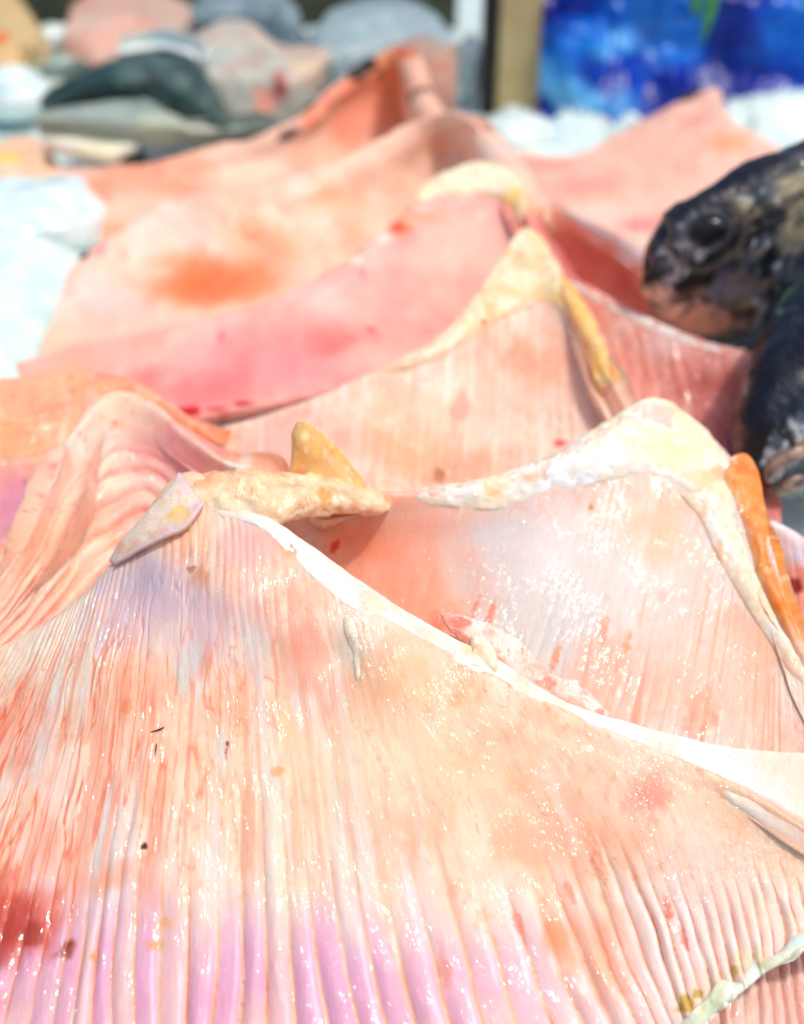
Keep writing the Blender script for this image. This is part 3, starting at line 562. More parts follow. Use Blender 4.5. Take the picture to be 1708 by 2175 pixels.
W8 = wing('w', 'long skate wing with a deep orange patch and smooth peach peak',
     [(150,575),(215,520),(290,468),(380,425),(490,398),(610,372),(720,335),(810,290),(880,255),(950,236),(1008,262),(1050,330),(1100,410),(1150,490)],
     [(60,820),(180,810),(290,790),(400,770),(520,750),(640,715),(740,670),(830,630),(900,590),(980,560),(1050,550),(1100,560),(1150,580),(1200,610)],
     [.055,.062,.068,.073,.078,.083,.09,.098,.107,.115,.111,.101,.092,.084], [.016]*14,
     tissue('fbd2ba', 'fbe0d2', 'f6b494', [(420,560,150,.5,'fb8f60',.95),(470,600,100,.5,'fa8a5c',.9),(440,610,110,.5,'f57e50',.9),(560,490,80,.5,'fb9c70',.8),(250,640,110,.6,'fbd3cc',.8),(180,600,60,.8,'f9d8d0',.7),(630,600,80,.5,'ddc2b4',.7),(430,450,120,.4,'f2d3c6',.7),(330,415,36,.6,'fff0ea',.7),(800,340,80,.6,'fccfb4',.6),(900,300,60,.8,'fdc79c',.7),(700,420,90,.5,'fdb480',.7),(200,520,26,1.8,'e48a94',.6),(178,548,12,1,'7a1c30',.9),(300,700,150,.4,'fbc0b0',.6),(950,260,40,1,'fde0c0',.7),(520,430,120,.35,'dfc4a8',.6)], seed=30, streak=.12, micro=.25),
     rib_disp(2, .0000, 30, .1, .3, fibre=.0001, lump=.005), 260, 160, M_FAR, back=(.04, -.05), th=.012, seed=30)
W9 = wing('w', 'rearmost long skate wing with an orange peak marked by dark spots',
     [(-140,330),(-20,345),(90,352),(220,352),(350,338),(470,308),(570,280),(645,240),(700,190),(770,135),(850,100),(880,150),(900,220),(940,290)],
     [(-100,560),(0,560),(100,560),(200,550),(320,530),(440,500),(540,480),(640,450),(720,420),(790,400),(860,385),(920,385),(990,390),(1050,400)],
     [.036,.038,.040,.044,.05,.058,.065,.075,.086,.10,.113,.107,.097,.088], [.010]*14,
     tissue('fbc4a8', 'fcd2bc', 'f6a68a', [(840,170,70,1,'fba574',.8),(860,120,40,1,'f99a6c',.8),(765,150,26,.6,'1c0c08',.95),(800,160,16,.6,'3a1810',.9),(905,225,30,.5,'4a2c18',.9),(610,285,22,.4,'6a2030',.8),(690,205,16,1.4,'e0606a',.6),(760,240,90,.8,'f6967a',.7),(840,240,60,.8,'fba26c',.7),(60,370,80,.5,'fbd084',.6),(280,335,24,.7,'3c1c10',.9),(330,380,110,.4,'f9a284',.7),(150,420,100,.5,'f9a082',.7),(640,330,100,.6,'f9cbb4',.7)], seed=31, streak=.12, micro=.25),
     rib_disp(2, .0006, 31, .1, .3, lump=.004), 240, 120, M_FAR, back=(.03, -.05), th=.010, seed=31)
W10 = wing('w', 'back right skate wing with dark tipped point in front of the blue plastic',
     [(1010,335),(1090,325),(1170,338),(1240,325),(1310,288),(1380,248),(1440,215),(1480,200),(1523,193),(1552,248),(1600,285),(1660,318),(1740,340)],
     [(1040,520),(1130,560),(1200,600),(1260,620),(1310,640),(1360,655),(1400,660),(1430,660),(1470,650),(1510,640),(1560,630),(1620,620),(1700,620)],
     [.05,.05,.05,.054,.06,.07,.08,.085,.09,.082,.076,.071,.068], [.022]*13,
     tissue('fccdb8', 'fddccb', 'f7b2a2', [(1460,210,22,.6,'0c0a08',.95),(1400,290,110,.8,'fcc8b2',.8),(1550,300,50,.8,'fdb07c',.8),(1460,260,40,.7,'f5aa9c',.7),(1250,400,120,.6,'f6978c',.6),(1350,480,60,.6,'ee7a7a',.6),(1150,350,70,.4,'f69484',.6),(1300,420,60,.4,'fdc6a8',.6)], seed=32, streak=.12, micro=.25),
     rib_disp(2, .0006, 32, .1, .3, lump=.004), 220, 120, M_FAR, back=(.03, -.04), th=.010, seed=32)
W11 = wing('w', 'skate wing scrap with white rim and dark red vein, at the right edge',
     [(1600,1085),(1660,1115),(1720,1155),(1800,1215),(1900,1290)], [(1620,1400),(1700,1500),(1780,1560),(1860,1600),(1980,1650)], [.078,.074,.070,.066,.06], [.03]*5,
     tissue('f4b8a0', 'f6c8b8', 'e8907c', [(1670,1120,60,.7,'f0f2fb',.95),(1700,1180,50,.5,'dfe0ee',.8),(1690,1245,26,1.3,'8a2622',.95),(1660,1290,40,1,'f2948a',.6)], seed=33, streak=.3),
     rib_disp(3, .0006, 33, .1, .3, lump=.002), 140, 140, M_FLESH, back=(.02, -.03), th=.008, seed=33)

def scrap(parent, cx, cy, w_, h_, sl=0.0, seed=0):
    xs = np.linspace(-1, 1, 5)
    band('skin_scrap', [(cx+k*w_, cy-h_*(1-.5*k*k)+sl*k*w_) for k in xs], [(cx+k*w_, cy+h_*(1-.6*k*k)+sl*k*w_) for k in xs], 0, 0, M_SKIN, parent,
         tissue('17100c', '2c1c14', '0a0808', seed=seed, streak=0, micro=.2), None, 40, 20, .003, .003, .3, seed=seed, fade='2c1a12', ragged=.003)
band('cut_or_lit_edge', [(1150,552),(1210,588),(1300,636),(1400,684),(1500,724),(1590,746)], [(1170,590),(1225,625),(1310,672),(1405,718),(1500,750),(1585,766)], 0, 0, M_CART, W6,
     tissue('fbe4dc', 'fbf0ea', 'f3c2b4', seed=17, streak=0), None, 120, 20, .004, .0012, .3, seed=17, fade='f3b4a4', ragged=.0006)  # pale band painted in for the highlight along this ridge
band('cut_or_lit_edge', [(1130,400),(1180,427),(1250,466),(1320,508),(1385,560)], [(1140,430),(1200,465),(1270,510),(1335,552),(1380,590)], 0, 0, M_CART, W7,
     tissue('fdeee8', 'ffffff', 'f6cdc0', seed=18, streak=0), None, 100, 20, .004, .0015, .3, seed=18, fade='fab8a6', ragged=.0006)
for q in ((W9, 768, 150, 34, 20, -.5), (W9, 903, 232, 34, 14, .1), (W9, 612, 286, 26, 9, -.5), (W9, 282, 338, 28, 14, -.3), (W9, 660, 225, 20, 6, -.7), (W10, 1466, 205, 28, 9, -.4), (W8, 178, 548, 14, 8, -.6)):
    scrap(*q, seed=int(q[1]) % 11)
# ------------------------------------------------------------------ fish heads on the right
def fish(label, axis, hts, wds, roll, colfn, mat, group, eye=None, extra=None, nu=200, nv=150, disp=None):
    "closed body lofted along axis points (snout first); hts/wds half height and half width at each"
    ax = np.array(axis, float); n = len(ax); A = cr_mat(n, nu)
    C = A@ax; Hh = np.maximum(A@np.array(hts), 0.0004); Ww = np.maximum(A@np.array(wds), 0.0004)
    tdir = np.gradient(C, axis=0); tdir /= np.linalg.norm(tdir, axis=1, keepdims=True)
    up = np.array(roll, float); side = np.cross(tdir, up); side /= np.linalg.norm(side, axis=1, keepdims=True)
    upv = np.cross(side, tdir)
    th = np.linspace(0, 2*np.pi, nv, endpoint=False)
    ct, st = np.cos(th), np.sin(th)
    G = C[:, None] + upv[:, None]*(Hh[:, None]*np.sign(ct)*np.abs(ct)**.9)[..., None] + side[:, None]*(Ww[:, None]*np.sign(st)*np.abs(st)**.9)[..., None]
    outn = G-C[:, None]; outn /= np.linalg.norm(outn, axis=-1, keepdims=True)
    S_, TH = np.meshgrid(np.linspace(0, n-1, nu), th, indexing='ij')
    if disp is not None: G = G+outn*disp(S_, TH, G)[..., None]
    cols = lin(np.clip(colfn(S_, TH, G), 0, 1))
    idx = np.arange(nu*nv).reshape(nu, nv); j = np.roll(idx, -1, axis=1)
    Fq = np.stack([idx[:-1], j[:-1], j[1:], idx[1:]], -1).reshape(-1, 4)
    Vt = G.reshape(-1, 3)
    Ct = cols.reshape(-1, 3); uv = np.stack([G[..., 0], G[..., 2]], -1).reshape(-1, 2)
    t = thing('fish', tuple(float(q) for q in C[nu//3]-np.array([0, 0, Hh.max()])), label, 'fish', group)
    mesh_np('body', Vt, Fq[:, ::-1], mat, t, Ct, uv)
    return t
def uvs(name, c, r, mat, parent, squash=(1, 1, 1), n=24):
    th = np.linspace(0, np.pi, n); ph = np.linspace(0, 2*np.pi, n*2, endpoint=False)
    T_, Ph = np.meshgrid(th, ph, indexing='ij')
    G = np.stack([np.sin(T_)*np.cos(Ph)*squash[0], np.sin(T_)*np.sin(Ph)*squash[1], np.cos(T_)*squash[2]], -1)*r + np.array(c)
    idx = np.arange(n*n*2).reshape(n, n*2); j = np.roll(idx, -1, axis=1)
    Fq = np.stack([idx[:-1], idx[1:], j[1:], j[:-1]], -1).reshape(-1, 4)
    return mesh_np(name, G.reshape(-1, 3), Fq, mat, parent)
def ringm(name, c, r, tube, nrm, mat, parent, asp=1.0):
    nrm = np.array(nrm, float); nrm /= np.linalg.norm(nrm); a = np.cross(nrm, [0, 0, 1]); a /= np.linalg.norm(a); b = np.cross(nrm, a)
    u = np.linspace(0, 2*np.pi, 48, endpoint=False); v = np.linspace(0, 2*np.pi, 12, endpoint=False)
    U, V = np.meshgrid(u, v, indexing='ij')
    rad = (np.cos(U)[..., None]*a + np.sin(U)[..., None]*b*asp)
    G = np.array(c) + rad*(r+tube*np.cos(V))[..., None] + nrm*(tube*np.sin(V))[..., None]*0.6
    idx = np.arange(48*12).reshape(48, 12); j = np.roll(idx, -1, 0); k = np.roll(idx, -1, 1); l = np.roll(j, -1, 1)
    return mesh_np(name, G.reshape(-1, 3), np.stack([idx, j, l, k], -1).reshape(-1, 4), mat, parent)
M_EYE, *_ = simple('fish_eye_black', '151c2a', 0.3, 0, 50, '0a0e16', Coat_Weight=.3)
M_IRIS, *_ = simple('eye_ring_skin', '3c4048', 0.25, 0.4, 200, '3a4048')
M_LIP, *_ = simple('lip_skin', 'b99a86', 0.25, 0.4, 200, '4f3c38', Coat_Weight=0.6)
def skincol(sd, marks=(), rings=None):
    def fn(S_, TH, G):
        wx = G + .006*(np.stack([fbm(G[..., 0]*60, G[..., 1]*60, G[..., 2]*60+k*9, 2) for k in range(3)], -1)-.5)
        x, y, z = wx[..., 0]*70, wx[..., 1]*70, wx[..., 2]*70
        a = fbm(x+sd, y, z, 4); b = fbm(x*3+sd, y*3+5, z*3, 3); d = fbm(x*1.1+9+sd, y*1.1, z*1.1+4, 4); e = fbm(x*.6+20, y*.6, z*.6, 3)
        c = np.broadcast_to(rgb('12161c'), G.shape).copy()
        c = mixc(c, rgb('5c6674'), sm(a, .46, .60)*.85); c = mixc(c, rgb('d4d8da'), sm(b, .50, .62)*sm(a, .42, .56)*.85)
        c = mixc(c, rgb('b39e70'), sm(d, .55, .66)*.65); c = mixc(c, rgb('0a0d12'), sm(b, .54, .66)*sm(-a, -.5, -.4)*.9); c = mixc(c, rgb('20344a'), sm(e, .52, .62)*.6)
        for (px_, py_, Y_, r_, col, st) in marks:
            q = np.linalg.norm(G-PY(px_, py_, Y_), axis=-1)/r_ + (fbm(x*1.4, y*1.4, z*1.4+3, 3)-.5)*1.1
            c = mixc(c, rgb(col), (1-sm(q, .55, 1.05))*st*(.55+.9*sm(b, .35, .6)*.5))
        if rings is not None:
            q = np.linalg.norm(G-rings, axis=-1) + (fbm(x*.9, y*.9, z*.9, 2)-.5)*.006
            c = mixc(c, rgb('8f9196'), np.exp(-((q-.0145)/.0018)**2)*.45); c = mixc(c, rgb('14181e'), np.exp(-((q-.021)/.002)**2)*.8)
            c = mixc(c, rgb('a79a86'), np.exp(-((q-.0225)/.002)**2)*.5); c = mixc(c, rgb('0c1016'), (1-sm(q, .010, .0135)))
        dn = sm(np.cos(TH), .86, 1.0); c = mixc(c, rgb('0c1424'), dn*.8)
        return c
    return fn
Fg = 'dark mottled fish heads resting at the right'
def hd(S_, TH, G):
    gill = np.exp(-((S_-4.6-0.35*np.cos(TH*1.0))/.07)**2)*-.003
    mouth = np.exp(-((TH-np.pi*.80)/.10)**2-((TH-np.pi*.8)*0)**2)*(S_ < 1.6)*0
    return gill + (fbm(G[..., 0]*50, G[..., 1]*50, G[..., 2]*50, 2)-.5)*.005 + (fbm(G[..., 0]*300, G[..., 1]*300, G[..., 2]*300, 3)-.5)*.0018
sn0 = PY(1372, 590, .555); sn = PY(1378, 590, .555); b0 = PY(1410, 582, .557); b1 = PY(1470, 568, .56); b2 = PY(1580, 548, .57); b3 = PY(1720, 530, .585); b4 = PY(1900, 520, .60); b5 = PY(2150, 560, .62); b6 = PY(2500, 640, .64)
F1 = fish('mottled grey black fish head with dark ringed eye and tan chin, the upper one',
     [sn0, sn, b0, b1, b2, b3, b4, b5, b6], [.001, .014, .029, .042, .055, .064, .066, .05, .01], [.001, .008, .014, .018, .024, .028, .03, .022, .006], (0, -.10, 1), skincol(1, ((1395,640,.55,.015,'f0ccb4',1),(1440,665,.55,.018,'ecc8ac',.95),(1500,680,.55,.016,'d8ae8c',.9),(1560,680,.555,.013,'b89478',.8),(1660,410,.56,.016,'b8ae8a',.8),(1600,370,.57,.022,'1c2c40',.9),(1440,420,.55,.016,'0a0d10',.9),(1560,600,.55,.018,'7c8694',.8),(1680,470,.56,.02,'c0b48c',.6),(1400,560,.55,.010,'767c88',.8),(1590,560,.56,.012,'9a8a70',.7)), PY(1512, 500, .535)), M_SKIN, Fg, disp=hd)
def on_body(t, px, py):
    "nearest point of the fish body to the camera along the ray through a spot on its cheek"
    me = [c for c in t.children if c.name.startswith('body')][0].data; v = np.empty(len(me.vertices)*3, dtype=np.float32); me.vertices.foreach_get('co', v); v = v.reshape(-1, 3)
    x, y, d = proj(v.astype(float)); m = (x-px)**2+(y-py)**2; near = m < 14**2
    if not near.any(): near = m < m.min()+200
    i = np.where(near)[0]; return v[i[np.argmin(d[i])]].astype(float)
e = on_body(F1, 1512, 500)
uvs('eye', e+np.array([0, .0042, 0]), .0074, M_EYE, F1, (1.2, .7, .75))
F2 = fish('green tinged dark fish head with parted pale lips at the right edge, the lower one',
     [PY(1608, 1020, .436), PY(1650, 950, .450), PY(1715, 870, .472), PY(1800, 790, .50), PY(1950, 740, .53), PY(2200, 720, .56)], [.014, .036, .052, .060, .058, .02], [.008, .022, .03, .034, .034, .012], (-.35, -.1, 1), skincol(7, ((1680,620,.50,.022,'4a7560',.9),(1700,690,.49,.014,'9fb59a',.7),(1650,820,.47,.03,'080b10',.95),(1700,900,.46,.014,'39557c',.8),(1620,900,.45,.014,'06080c',.9),(1680,750,.48,.012,'39404a',.8),(1650,1080,.44,.012,'4a3c36',.9))), M_SKIN, Fg, disp=hd)
for (pa, w_) in ((((1628,1030),(1650,1000),(1690,975),(1730,965)), .004), (((1640,1075),(1665,1045),(1700,1030),(1740,1030)), .0045)):
    pts = [on_body(F2, *q)+np.array([0, -.001, 0]) for q in pa]
    A = cr_mat(4, 40); C = A@np.array(pts); t_ = np.gradient(C, axis=0); t_ /= np.linalg.norm(t_, axis=1, keepdims=True)
    s_ = np.cross(t_, [0, -1, .3]); s_ /= np.linalg.norm(s_, axis=1, keepdims=True); o_ = np.cross(s_, t_)
    ang = np.linspace(0, 2*np.pi, 14, endpoint=False); rr_ = (w_*np.sin(np.linspace(.35, np.pi-.35, 40))**.6)[:, None, None]
    G = C[:, None]+rr_*(np.cos(ang)[None, :, None]*s_[:, None]*1.0+np.sin(ang)[None, :, None]*o_[:, None]*.8)
    idx = np.arange(40*14).reshape(40, 14); j = np.roll(idx, -1, 1)
    mesh_np('lip', G.reshape(-1, 3), np.stack([idx[:-1], j[:-1], j[1:], idx[1:]], -1).reshape(-1, 4), M_LIP, F2)

# ------------------------------------------------------------------ fish pieces at the back left
def piece(name, label, cat, top, bot, zt, zb, colour, group=None, th=.02, mat=M_FAR, back=(.04, -.03), lump=.004, nu=110, nv=70, bulge=.008):
    c = P(*np.mean(bot, axis=0), float(np.mean(zb)))
    rows = rows2(top, bot, zt, zb, (0, .2, .45, .75, 1), (1, .85, .6, .25, 0), bulge)
    o = sheet(name, rows, mat, None, colour, rib_disp(1, 0, hash(len(label)) % 9, 0, 0, lump=lump), nu, nv, th, back, .12)
    return tag(o, label, cat, group)
FP = 'fish pieces on ice at the back'
t = thing('fish_steak', tuple(float(q) for q in P(280, 330, 0.02)), 'large fish steak with arched dark skin, grey belly and cream cut face', 'fish piece', FP)
def sub(name, top, bot, zt, zb, col, th=.015, back=None, mat=M_FAR, bulge=.006, lump=.003):
    return sheet(name, rows2(top, bot, zt, zb, (0, .3, .65, 1), (1, .75, .38, 0), bulge), mat, t, col, rib_disp(1, 0, 3, 0, 0, lump=lump), 110, 60, th, back, .12)
sub('dark_skin', [(85,222),(150,165),(245,128),(340,115),(415,132),(455,185),(492,255)], [(85,232),(170,222),(260,208),(320,215),(360,240),(410,262),(470,280)], [.065,.085,.098,.10,.096,.08,.06], [.062,.068,.072,.070,.064,.058,.052],
    tissue('2a4a48', '55706c', '101c20', [(300,160,50,.6,'6d8680',.7),(200,185,60,.5,'0c2228',.8),(380,180,40,1,'7d9088',.6),(470,230,26,1.5,'0e1820',.9)], seed=40, streak=.05), back=(.04, -.04), mat=M_SKIN)
sub('belly', [(72,232),(170,214),(270,205),(340,225),(400,262),(490,268),(600,262)], [(80,268),(170,285),(260,302),(340,308),(420,302),(510,288),(605,270)], [.064,.070,.073,.069,.062,.055,.048], [.052,.048,.044,.042,.042,.042,.042],
    tissue('a9b9b0', 'c0c8b8', '8ea09c', [(340,265,50,.5,'c3cfae',.6),(150,235,40,.5,'8fa09e',.6)], seed=41, streak=.05))
sub('cut_face', [(78,265),(150,278),(220,292),(290,305)], [(105,322),(160,335),(230,345),(288,330)], [.052,.049,.046,.044], [.034,.032,.031,.033], tissue('fdfbdc', 'fffff0', 'f4ecc0', seed=42, streak=.05), bulge=.002)
fillets = [
 ('fish_fillet', 'grey pink fish tail piece with notched end and red streak, beside the dark steak', [(415,70),(480,45),(540,55),(590,95),(640,98),(700,82)], [(470,262),(520,272),(570,270),(615,255),(655,225),(695,175)], [.10,.104,.10,.09,.088,.09], [.04,.038,.038,.042,.05,.06],
   tissue('c3c6ba', 'd9c0b0', 'b09c94', [(590,170,22,3,'b05a50',.8),(560,215,30,1,'f29c88',.8),(450,120,40,1.6,'b0c2bc',.7),(650,140,40,1,'e3cfae',.7)], seed=43, streak=.2)),
 ('whole_fish', 'slate blue fish back behind the notched tail piece', [(400,20),(450,-20),(520,-40),(590,-25),(630,20),(640,60)], [(430,80),(480,95),(530,100),(580,110),(620,130),(640,140)], [.09,.10,.105,.10,.09,.08], [.05]*6, tissue('7f97a2', '95a9b0', '5c7482', seed=44, streak=.05)),
 ('whole_fish', 'pale blue grey rounded fish back, left of the wooden post', [(640,95),(690,35),(760,0),(840,-12),(910,20),(960,70)], [(650,190),(720,215),(800,215),(870,190),(920,180),(965,180)], [.085,.10,.108,.11,.104,.092], [.04]*6, tissue('9db4ba', 'b0c4c8', '7d97a2', [(660,90,20,2,'2c3a50',.8)], seed=45, streak=.05)),
 ('fish_fillet', 'brownish pink fish chunk with grey top, beside the orange wing peak', [(850,90),(890,72),(930,70),(970,85)], [(860,260),(895,268),(935,262),(972,245)], [.085,.09,.09,.085], [.035]*4, tissue('b89080', 'c8a894', '9c7464', [(920,95,50,.5,'a9b0a0',.9),(930,140,30,.6,'c07868',.7)], seed=46, streak=.1)),
 ('fish_fillet', 'pale pink fillet lying across the top left of the ice', [(150,20),(210,-30),(290,-40),(360,-10),(430,30)], [(130,110),(200,135),(280,110),(350,108),(440,110)], [.07,.08,.08,.075,.07], [.045]*5, tissue('e0b4a4', 'd8c8b8', 'cc9488', [(200,80,60,.6,'ecaa98',.7),(300,20,60,.6,'bfc0b0',.7)], seed=47, streak=.15)),
 ('fish_fillet', 'tan fillet with a bright orange spot, top left corner', [(-120,-30),(-50,-50),(10,-30),(60,30),(80,90)], [(-120,150),(-50,165),(0,165),(40,150),(85,140)], [.09,.09,.088,.08,.07], [.045]*5, tissue('d8c39a', 'e4c890', 'c8a070', [(5,85,26,1,'f4703a',.9),(20,130,60,.5,'eebf84',.7)], seed=48, streak=.1)),
 ('fish_fillet', 'thin white blue fillet edge above the dark skinned steak', [(250,100),(290,86),(340,82),(390,95),(420,115)], [(255,135),(300,135),(345,130),(390,135),(420,145)], [.10,.103,.103,.10,.096], [.08]*5, tissue('dff0f6', 'f0f4e8', 'c0dae0', seed=49, streak=.05)),
 ('fish_fillet', 'small yellow edged pink scrap on the ice at the left edge', [(-80,320),(0,300),(50,290),(90,310)], [(-80,400),(0,420),(50,430),(100,420)], [.05,.05,.048,.046], [.03]*4, tissue('f0c8b8', 'f6d0a8', 'e8a888', [(10,335,40,.8,'fbe25a',.9)], seed=50, streak=.1)),
]
for a in fillets: piece(a[0], a[1], 'fish piece', a[2], a[3], a[4], a[5], a[6], FP)
def chunk(label, px, py, z, r, seed, sq=(1, 1, .7)):
    c = P(px, py, z); n = 40
    th = np.linspace(0, np.pi, n); ph = np.linspace(0, 2*np.pi, n*2, endpoint=False); T_, Ph = np.meshgrid(th, ph, indexing='ij')
    D = np.stack([np.sin(T_)*np.cos(Ph), np.sin(T_)*np.sin(Ph), np.cos(T_)], -1)
    rad = r*(.8+.45*(fbm(D[..., 0]*1.8+seed, D[..., 1]*1.8+4, D[..., 2]*1.8+seed, 3)-.3))
    G = D*rad[..., None]*np.array(sq)+c; idx = np.arange(n*n*2).reshape(n, n*2); j = np.roll(idx, -1, axis=1)
    o = mesh_np('ice_lump', G.reshape(-1, 3), np.stack([idx[:-1], idx[1:], j[1:], j[:-1]], -1).reshape(-1, 4), M_ICE); return tag(o, label, 'ice', 'ice lumps between the fish')
M_ICE, *_ = simple('ice_lump', 'eefcfa', 0.2, 0.1, 60, 'd0eef2', Subsurface_Weight=0.8, Subsurface_Scale=0.02)
chunk('pale ice lump between the tan fillet and the pink fillet, top left', 115, 85, .035, .030, 1)
chunk('low ice lump left of the dark skinned steak', 30, 200, .03, .045, 2)
chunk('clear bluish ice lump at the left, beside the end of the orange bellied wing', 40, 480, .030, .062, 3, (1.15, 1.25, .62))
chunk('ice lump against the foot of the wooden post', 1095, 290, .012, .040, 4, (1.3, 1, .6))
chunk('narrow pale ice lump between the brownish chunk and the post', 1000, 150, .03, .035, 6, (.6, 1, 1.2))

# ------------------------------------------------------------------ post, blue plastic, leaves
def boxm(name, c, sz, rot, mat, parent=None, bev=.003):
    import bmesh
    bm = bmesh.new(); bmesh.ops.create_cube(bm, size=1.0); bmesh.ops.scale(bm, vec=sz, verts=bm.verts)
    bmesh.ops.bevel(bm, geom=bm.edges[:], offset=bev, segments=3, affect='EDGES', profile=.5)
    me = bpy.data.meshes.new(name); bm.to_mesh(me); bm.free(); me.materials.append(mat)
    o = bpy.data.objects.new(name, me); COL.objects.link(o); o.rotation_euler = (0, 0, rot); o.location = c
    if parent: o.parent = parent; o.location = np.array(c)-np.array(parent.location)
    return o
wm, n_, l_, b_ = simple('worn_wood', 'dcca94', 0.6, 0.3, 12, 'bca672')
pc = PY(1092, 235, 1.26)
post = boxm('wooden_post', (pc[0]+.003, 1.28, .2), (.048, .05, .5), 0, wm); tag(post, 'pale wooden post standing in the ice between the fish and the blue plastic', 'post')
dm, *_ = simple('shade_strip', '2c2a1c', 0.6, 0.3, 14, '141812')
pb = PY(1042, 235, 1.27)  # dark strip added in place of the post's shaded left face
bd = boxm('shade_strip', (pb[0]-.002, 1.285, .2), (.018, .05, .5), 0, dm); tag(bd, 'narrow dark strip added for the shaded left side of the wooden post', 'board')
om, *_ = simple('olive_board', '4a4c34', 0.7, 0.3, 14, '2c3024')
bb = boxm('back_board', (-.42, 1.72, .16), (1.0, .02, .36), 0, om); tag(bb, 'dark olive board closing the stall behind the fish pieces', 'board')
def plastic():
    p0, p1 = PY(1136, 250, 1.26), PY(1950, 250, 1.2)
    nx, nz = 260, 160; X = np.linspace(p0[0], p1[0], nx); Z = np.linspace(-.02, .34, nz); XX, ZZ = np.meshgrid(X, Z)
    rid = lambda s, o: 1-2*np.abs(fbm(XX*s+o, ZZ*s*1.2, o, 3)-.5)
    YY = 1.25 + .18*np.clip(ZZ, 0, 1) - .05*(rid(7, 1.3)-.8)*2 - .022*(rid(13, 4.4)-.8)*2 - .25*(rid(40, 2.1)-.8)*.02
    YY -= .05*np.exp(-((ZZ)/.05)**2)
    G = np.stack([XX, YY, ZZ], -1)
    c = np.broadcast_to(rgb('003cb8'), G.shape).copy()
    c = mixc(c, rgb('021a80'), sm(fbm(XX*9, ZZ*11, 2, 4), .40, .6)*.95); c = mixc(c, rgb('1088ee'), sm(fbm(XX*11+5, ZZ*14, 8, 3), .52, .72)*.75)  # lighter blue paints highlights into the plastic's colour
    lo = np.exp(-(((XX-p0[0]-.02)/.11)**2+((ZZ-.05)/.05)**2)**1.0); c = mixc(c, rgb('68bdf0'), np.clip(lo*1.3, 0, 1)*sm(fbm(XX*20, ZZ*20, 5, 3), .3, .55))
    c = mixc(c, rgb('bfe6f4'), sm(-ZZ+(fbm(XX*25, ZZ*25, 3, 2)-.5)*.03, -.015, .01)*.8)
    G2 = G+np.array([0, .004, 0]); idx = np.arange(nx*nz).reshape(nz, nx)
    q = lambda I: np.stack([I[:-1, :-1], I[:-1, 1:], I[1:, 1:], I[1:, :-1]], -1).reshape(-1, 4)
    m, n, l, b = mat_new('blue_plastic'); at = n.new('ShaderNodeAttribute'); at.attribute_name = 'tissue'; l.new(at.outputs[0], b.inputs['Base Color'])
    nz_ = n.new('ShaderNodeTexNoise'); nz_.inputs['Scale'].default_value = 22; bp = n.new('ShaderNodeBump'); bp.inputs['Strength'].default_value = .4; bp.inputs['Distance'].default_value = .004
    l.new(nz_.outputs[0], bp.inputs['Height']); l.new(bp.outputs[0], b.inputs['Normal']); b.inputs['Roughness'].default_value = .3; b.inputs['Specular IOR Level'].default_value = .3
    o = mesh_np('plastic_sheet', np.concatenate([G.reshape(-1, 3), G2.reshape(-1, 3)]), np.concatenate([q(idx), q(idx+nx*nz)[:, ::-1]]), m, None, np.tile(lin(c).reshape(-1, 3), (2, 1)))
    tag(o, 'crumpled glossy blue plastic sheet hanging behind the ice, top right', 'plastic sheet')
plastic()
gm, *_ = simple('leaf_green', '4fae3a', 0.4, 0.2, 80, '2a7a28')
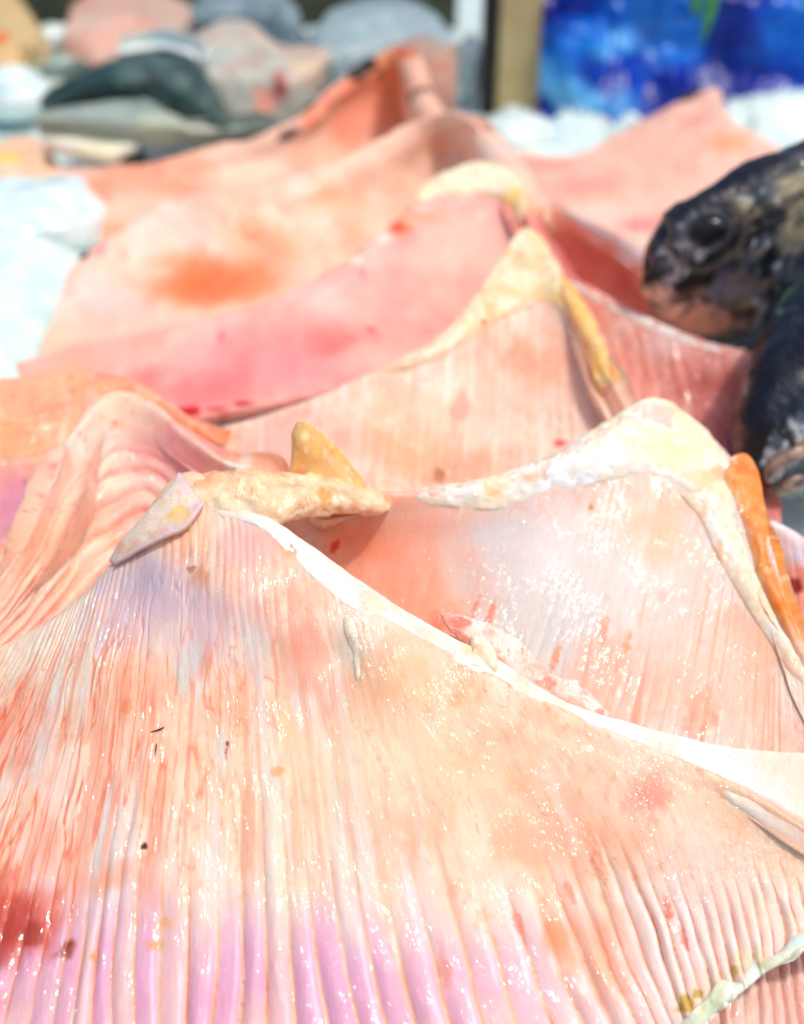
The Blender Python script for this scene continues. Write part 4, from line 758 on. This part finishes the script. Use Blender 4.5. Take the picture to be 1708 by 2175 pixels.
def leaf(label, px, py, Y, L, W, lean):
    t0 = PY(px, py, Y); n = 30; s = np.linspace(0, 1, n); wv = W*np.sin(np.pi*np.clip(s, .01, .99))**.7*(1-s*.3)
    cx = t0[0]+lean*s; cz = t0[2]+L*s; cy = Y-.01*np.sin(s*3)
    rows = []
    for k, f in ((-1, 0), (0, -.003), (1, 0), (0, .003)): rows.append(np.stack([cx+k*wv, cy+f, cz], -1))
    G = np.array(rows); idx = np.arange(4*n).reshape(4, n); j = np.roll(idx, -1, 0)
    o = mesh_np('leaf', G.reshape(-1, 3), np.stack([idx[:, :-1], j[:, :-1], j[:, 1:], idx[:, 1:]], -1).reshape(-1, 4), gm)
    return tag(o, label, 'leaf', 'green leaves over the blue plastic')
leaf('narrow green leaf hanging point down in front of the blue plastic', 1490, 95, 1.14, .11, .007, .004)
leaf('short green leaf tip beside the longer hanging leaf, top edge', 1478, 38, 1.15, .08, .010, -.015)
leaf('green leaf at the top right corner', 1700, 22, 1.14, .09, .010, .06)

# ------------------------------------------------------------------ small debris on the foreground wing
fm, *_ = simple('dark_fibre', '3a2a14', 0.5, 0, 50, '221608')
def w1_at(px, py):
    me = [c for c in W1.children if c.name.startswith('flesh')][0].data; v = np.empty(len(me.vertices)*3, dtype=np.float32); me.vertices.foreach_get('co', v); v = v.reshape(-1, 3)
    x, y, d = proj(v.astype(float)); m = (x-px)**2+(y-py)**2; i = np.where(m < m.min()+30)[0]; return v[i[np.argmin(d[i])]].astype(float)
for lab, pts in (('dark curved bristle lying flat on the foreground wing', [(322,1554),(336,1548),(352,1543)]), ('short upright dark bristle just below the curved bristle', [(327,1603),(331,1588),(334,1578)])):
    C = cr_mat(3, 14)@np.array([w1_at(*p)+np.array([0, 0, .0006]) for p in pts]); ang = np.linspace(0, 2*np.pi, 6, endpoint=False)
    G = C[:, None]+.00022*np.stack([np.cos(ang), np.sin(ang), np.sin(ang)], -1)[None]*np.sin(np.linspace(.3, 2.84, 14))[:, None, None]
    idx = np.arange(14*6).reshape(14, 6); j = np.roll(idx, -1, 1)
    o = mesh_np('bristle', G.reshape(-1, 3), np.stack([idx[:-1], j[:-1], j[1:], idx[1:]], -1).reshape(-1, 4), fm); tag(o, lab, 'bristle', 'dark bristles')

# objects of one mesh get a pivot at their base
for o in [o for o in COL.objects if o.type == 'MESH' and o.parent is None and o.location.length == 0 and o.name not in ('ice_bed', 'crushed_ice')]:
    me = o.data; v = np.empty(len(me.vertices)*3, dtype=np.float32); me.vertices.foreach_get('co', v); v = v.reshape(-1, 3)
    c = v.mean(0); c[2] = v[:, 2].min(); me.vertices.foreach_set('co', (v-c).ravel()); me.update(); o.location = [float(q) for q in c]
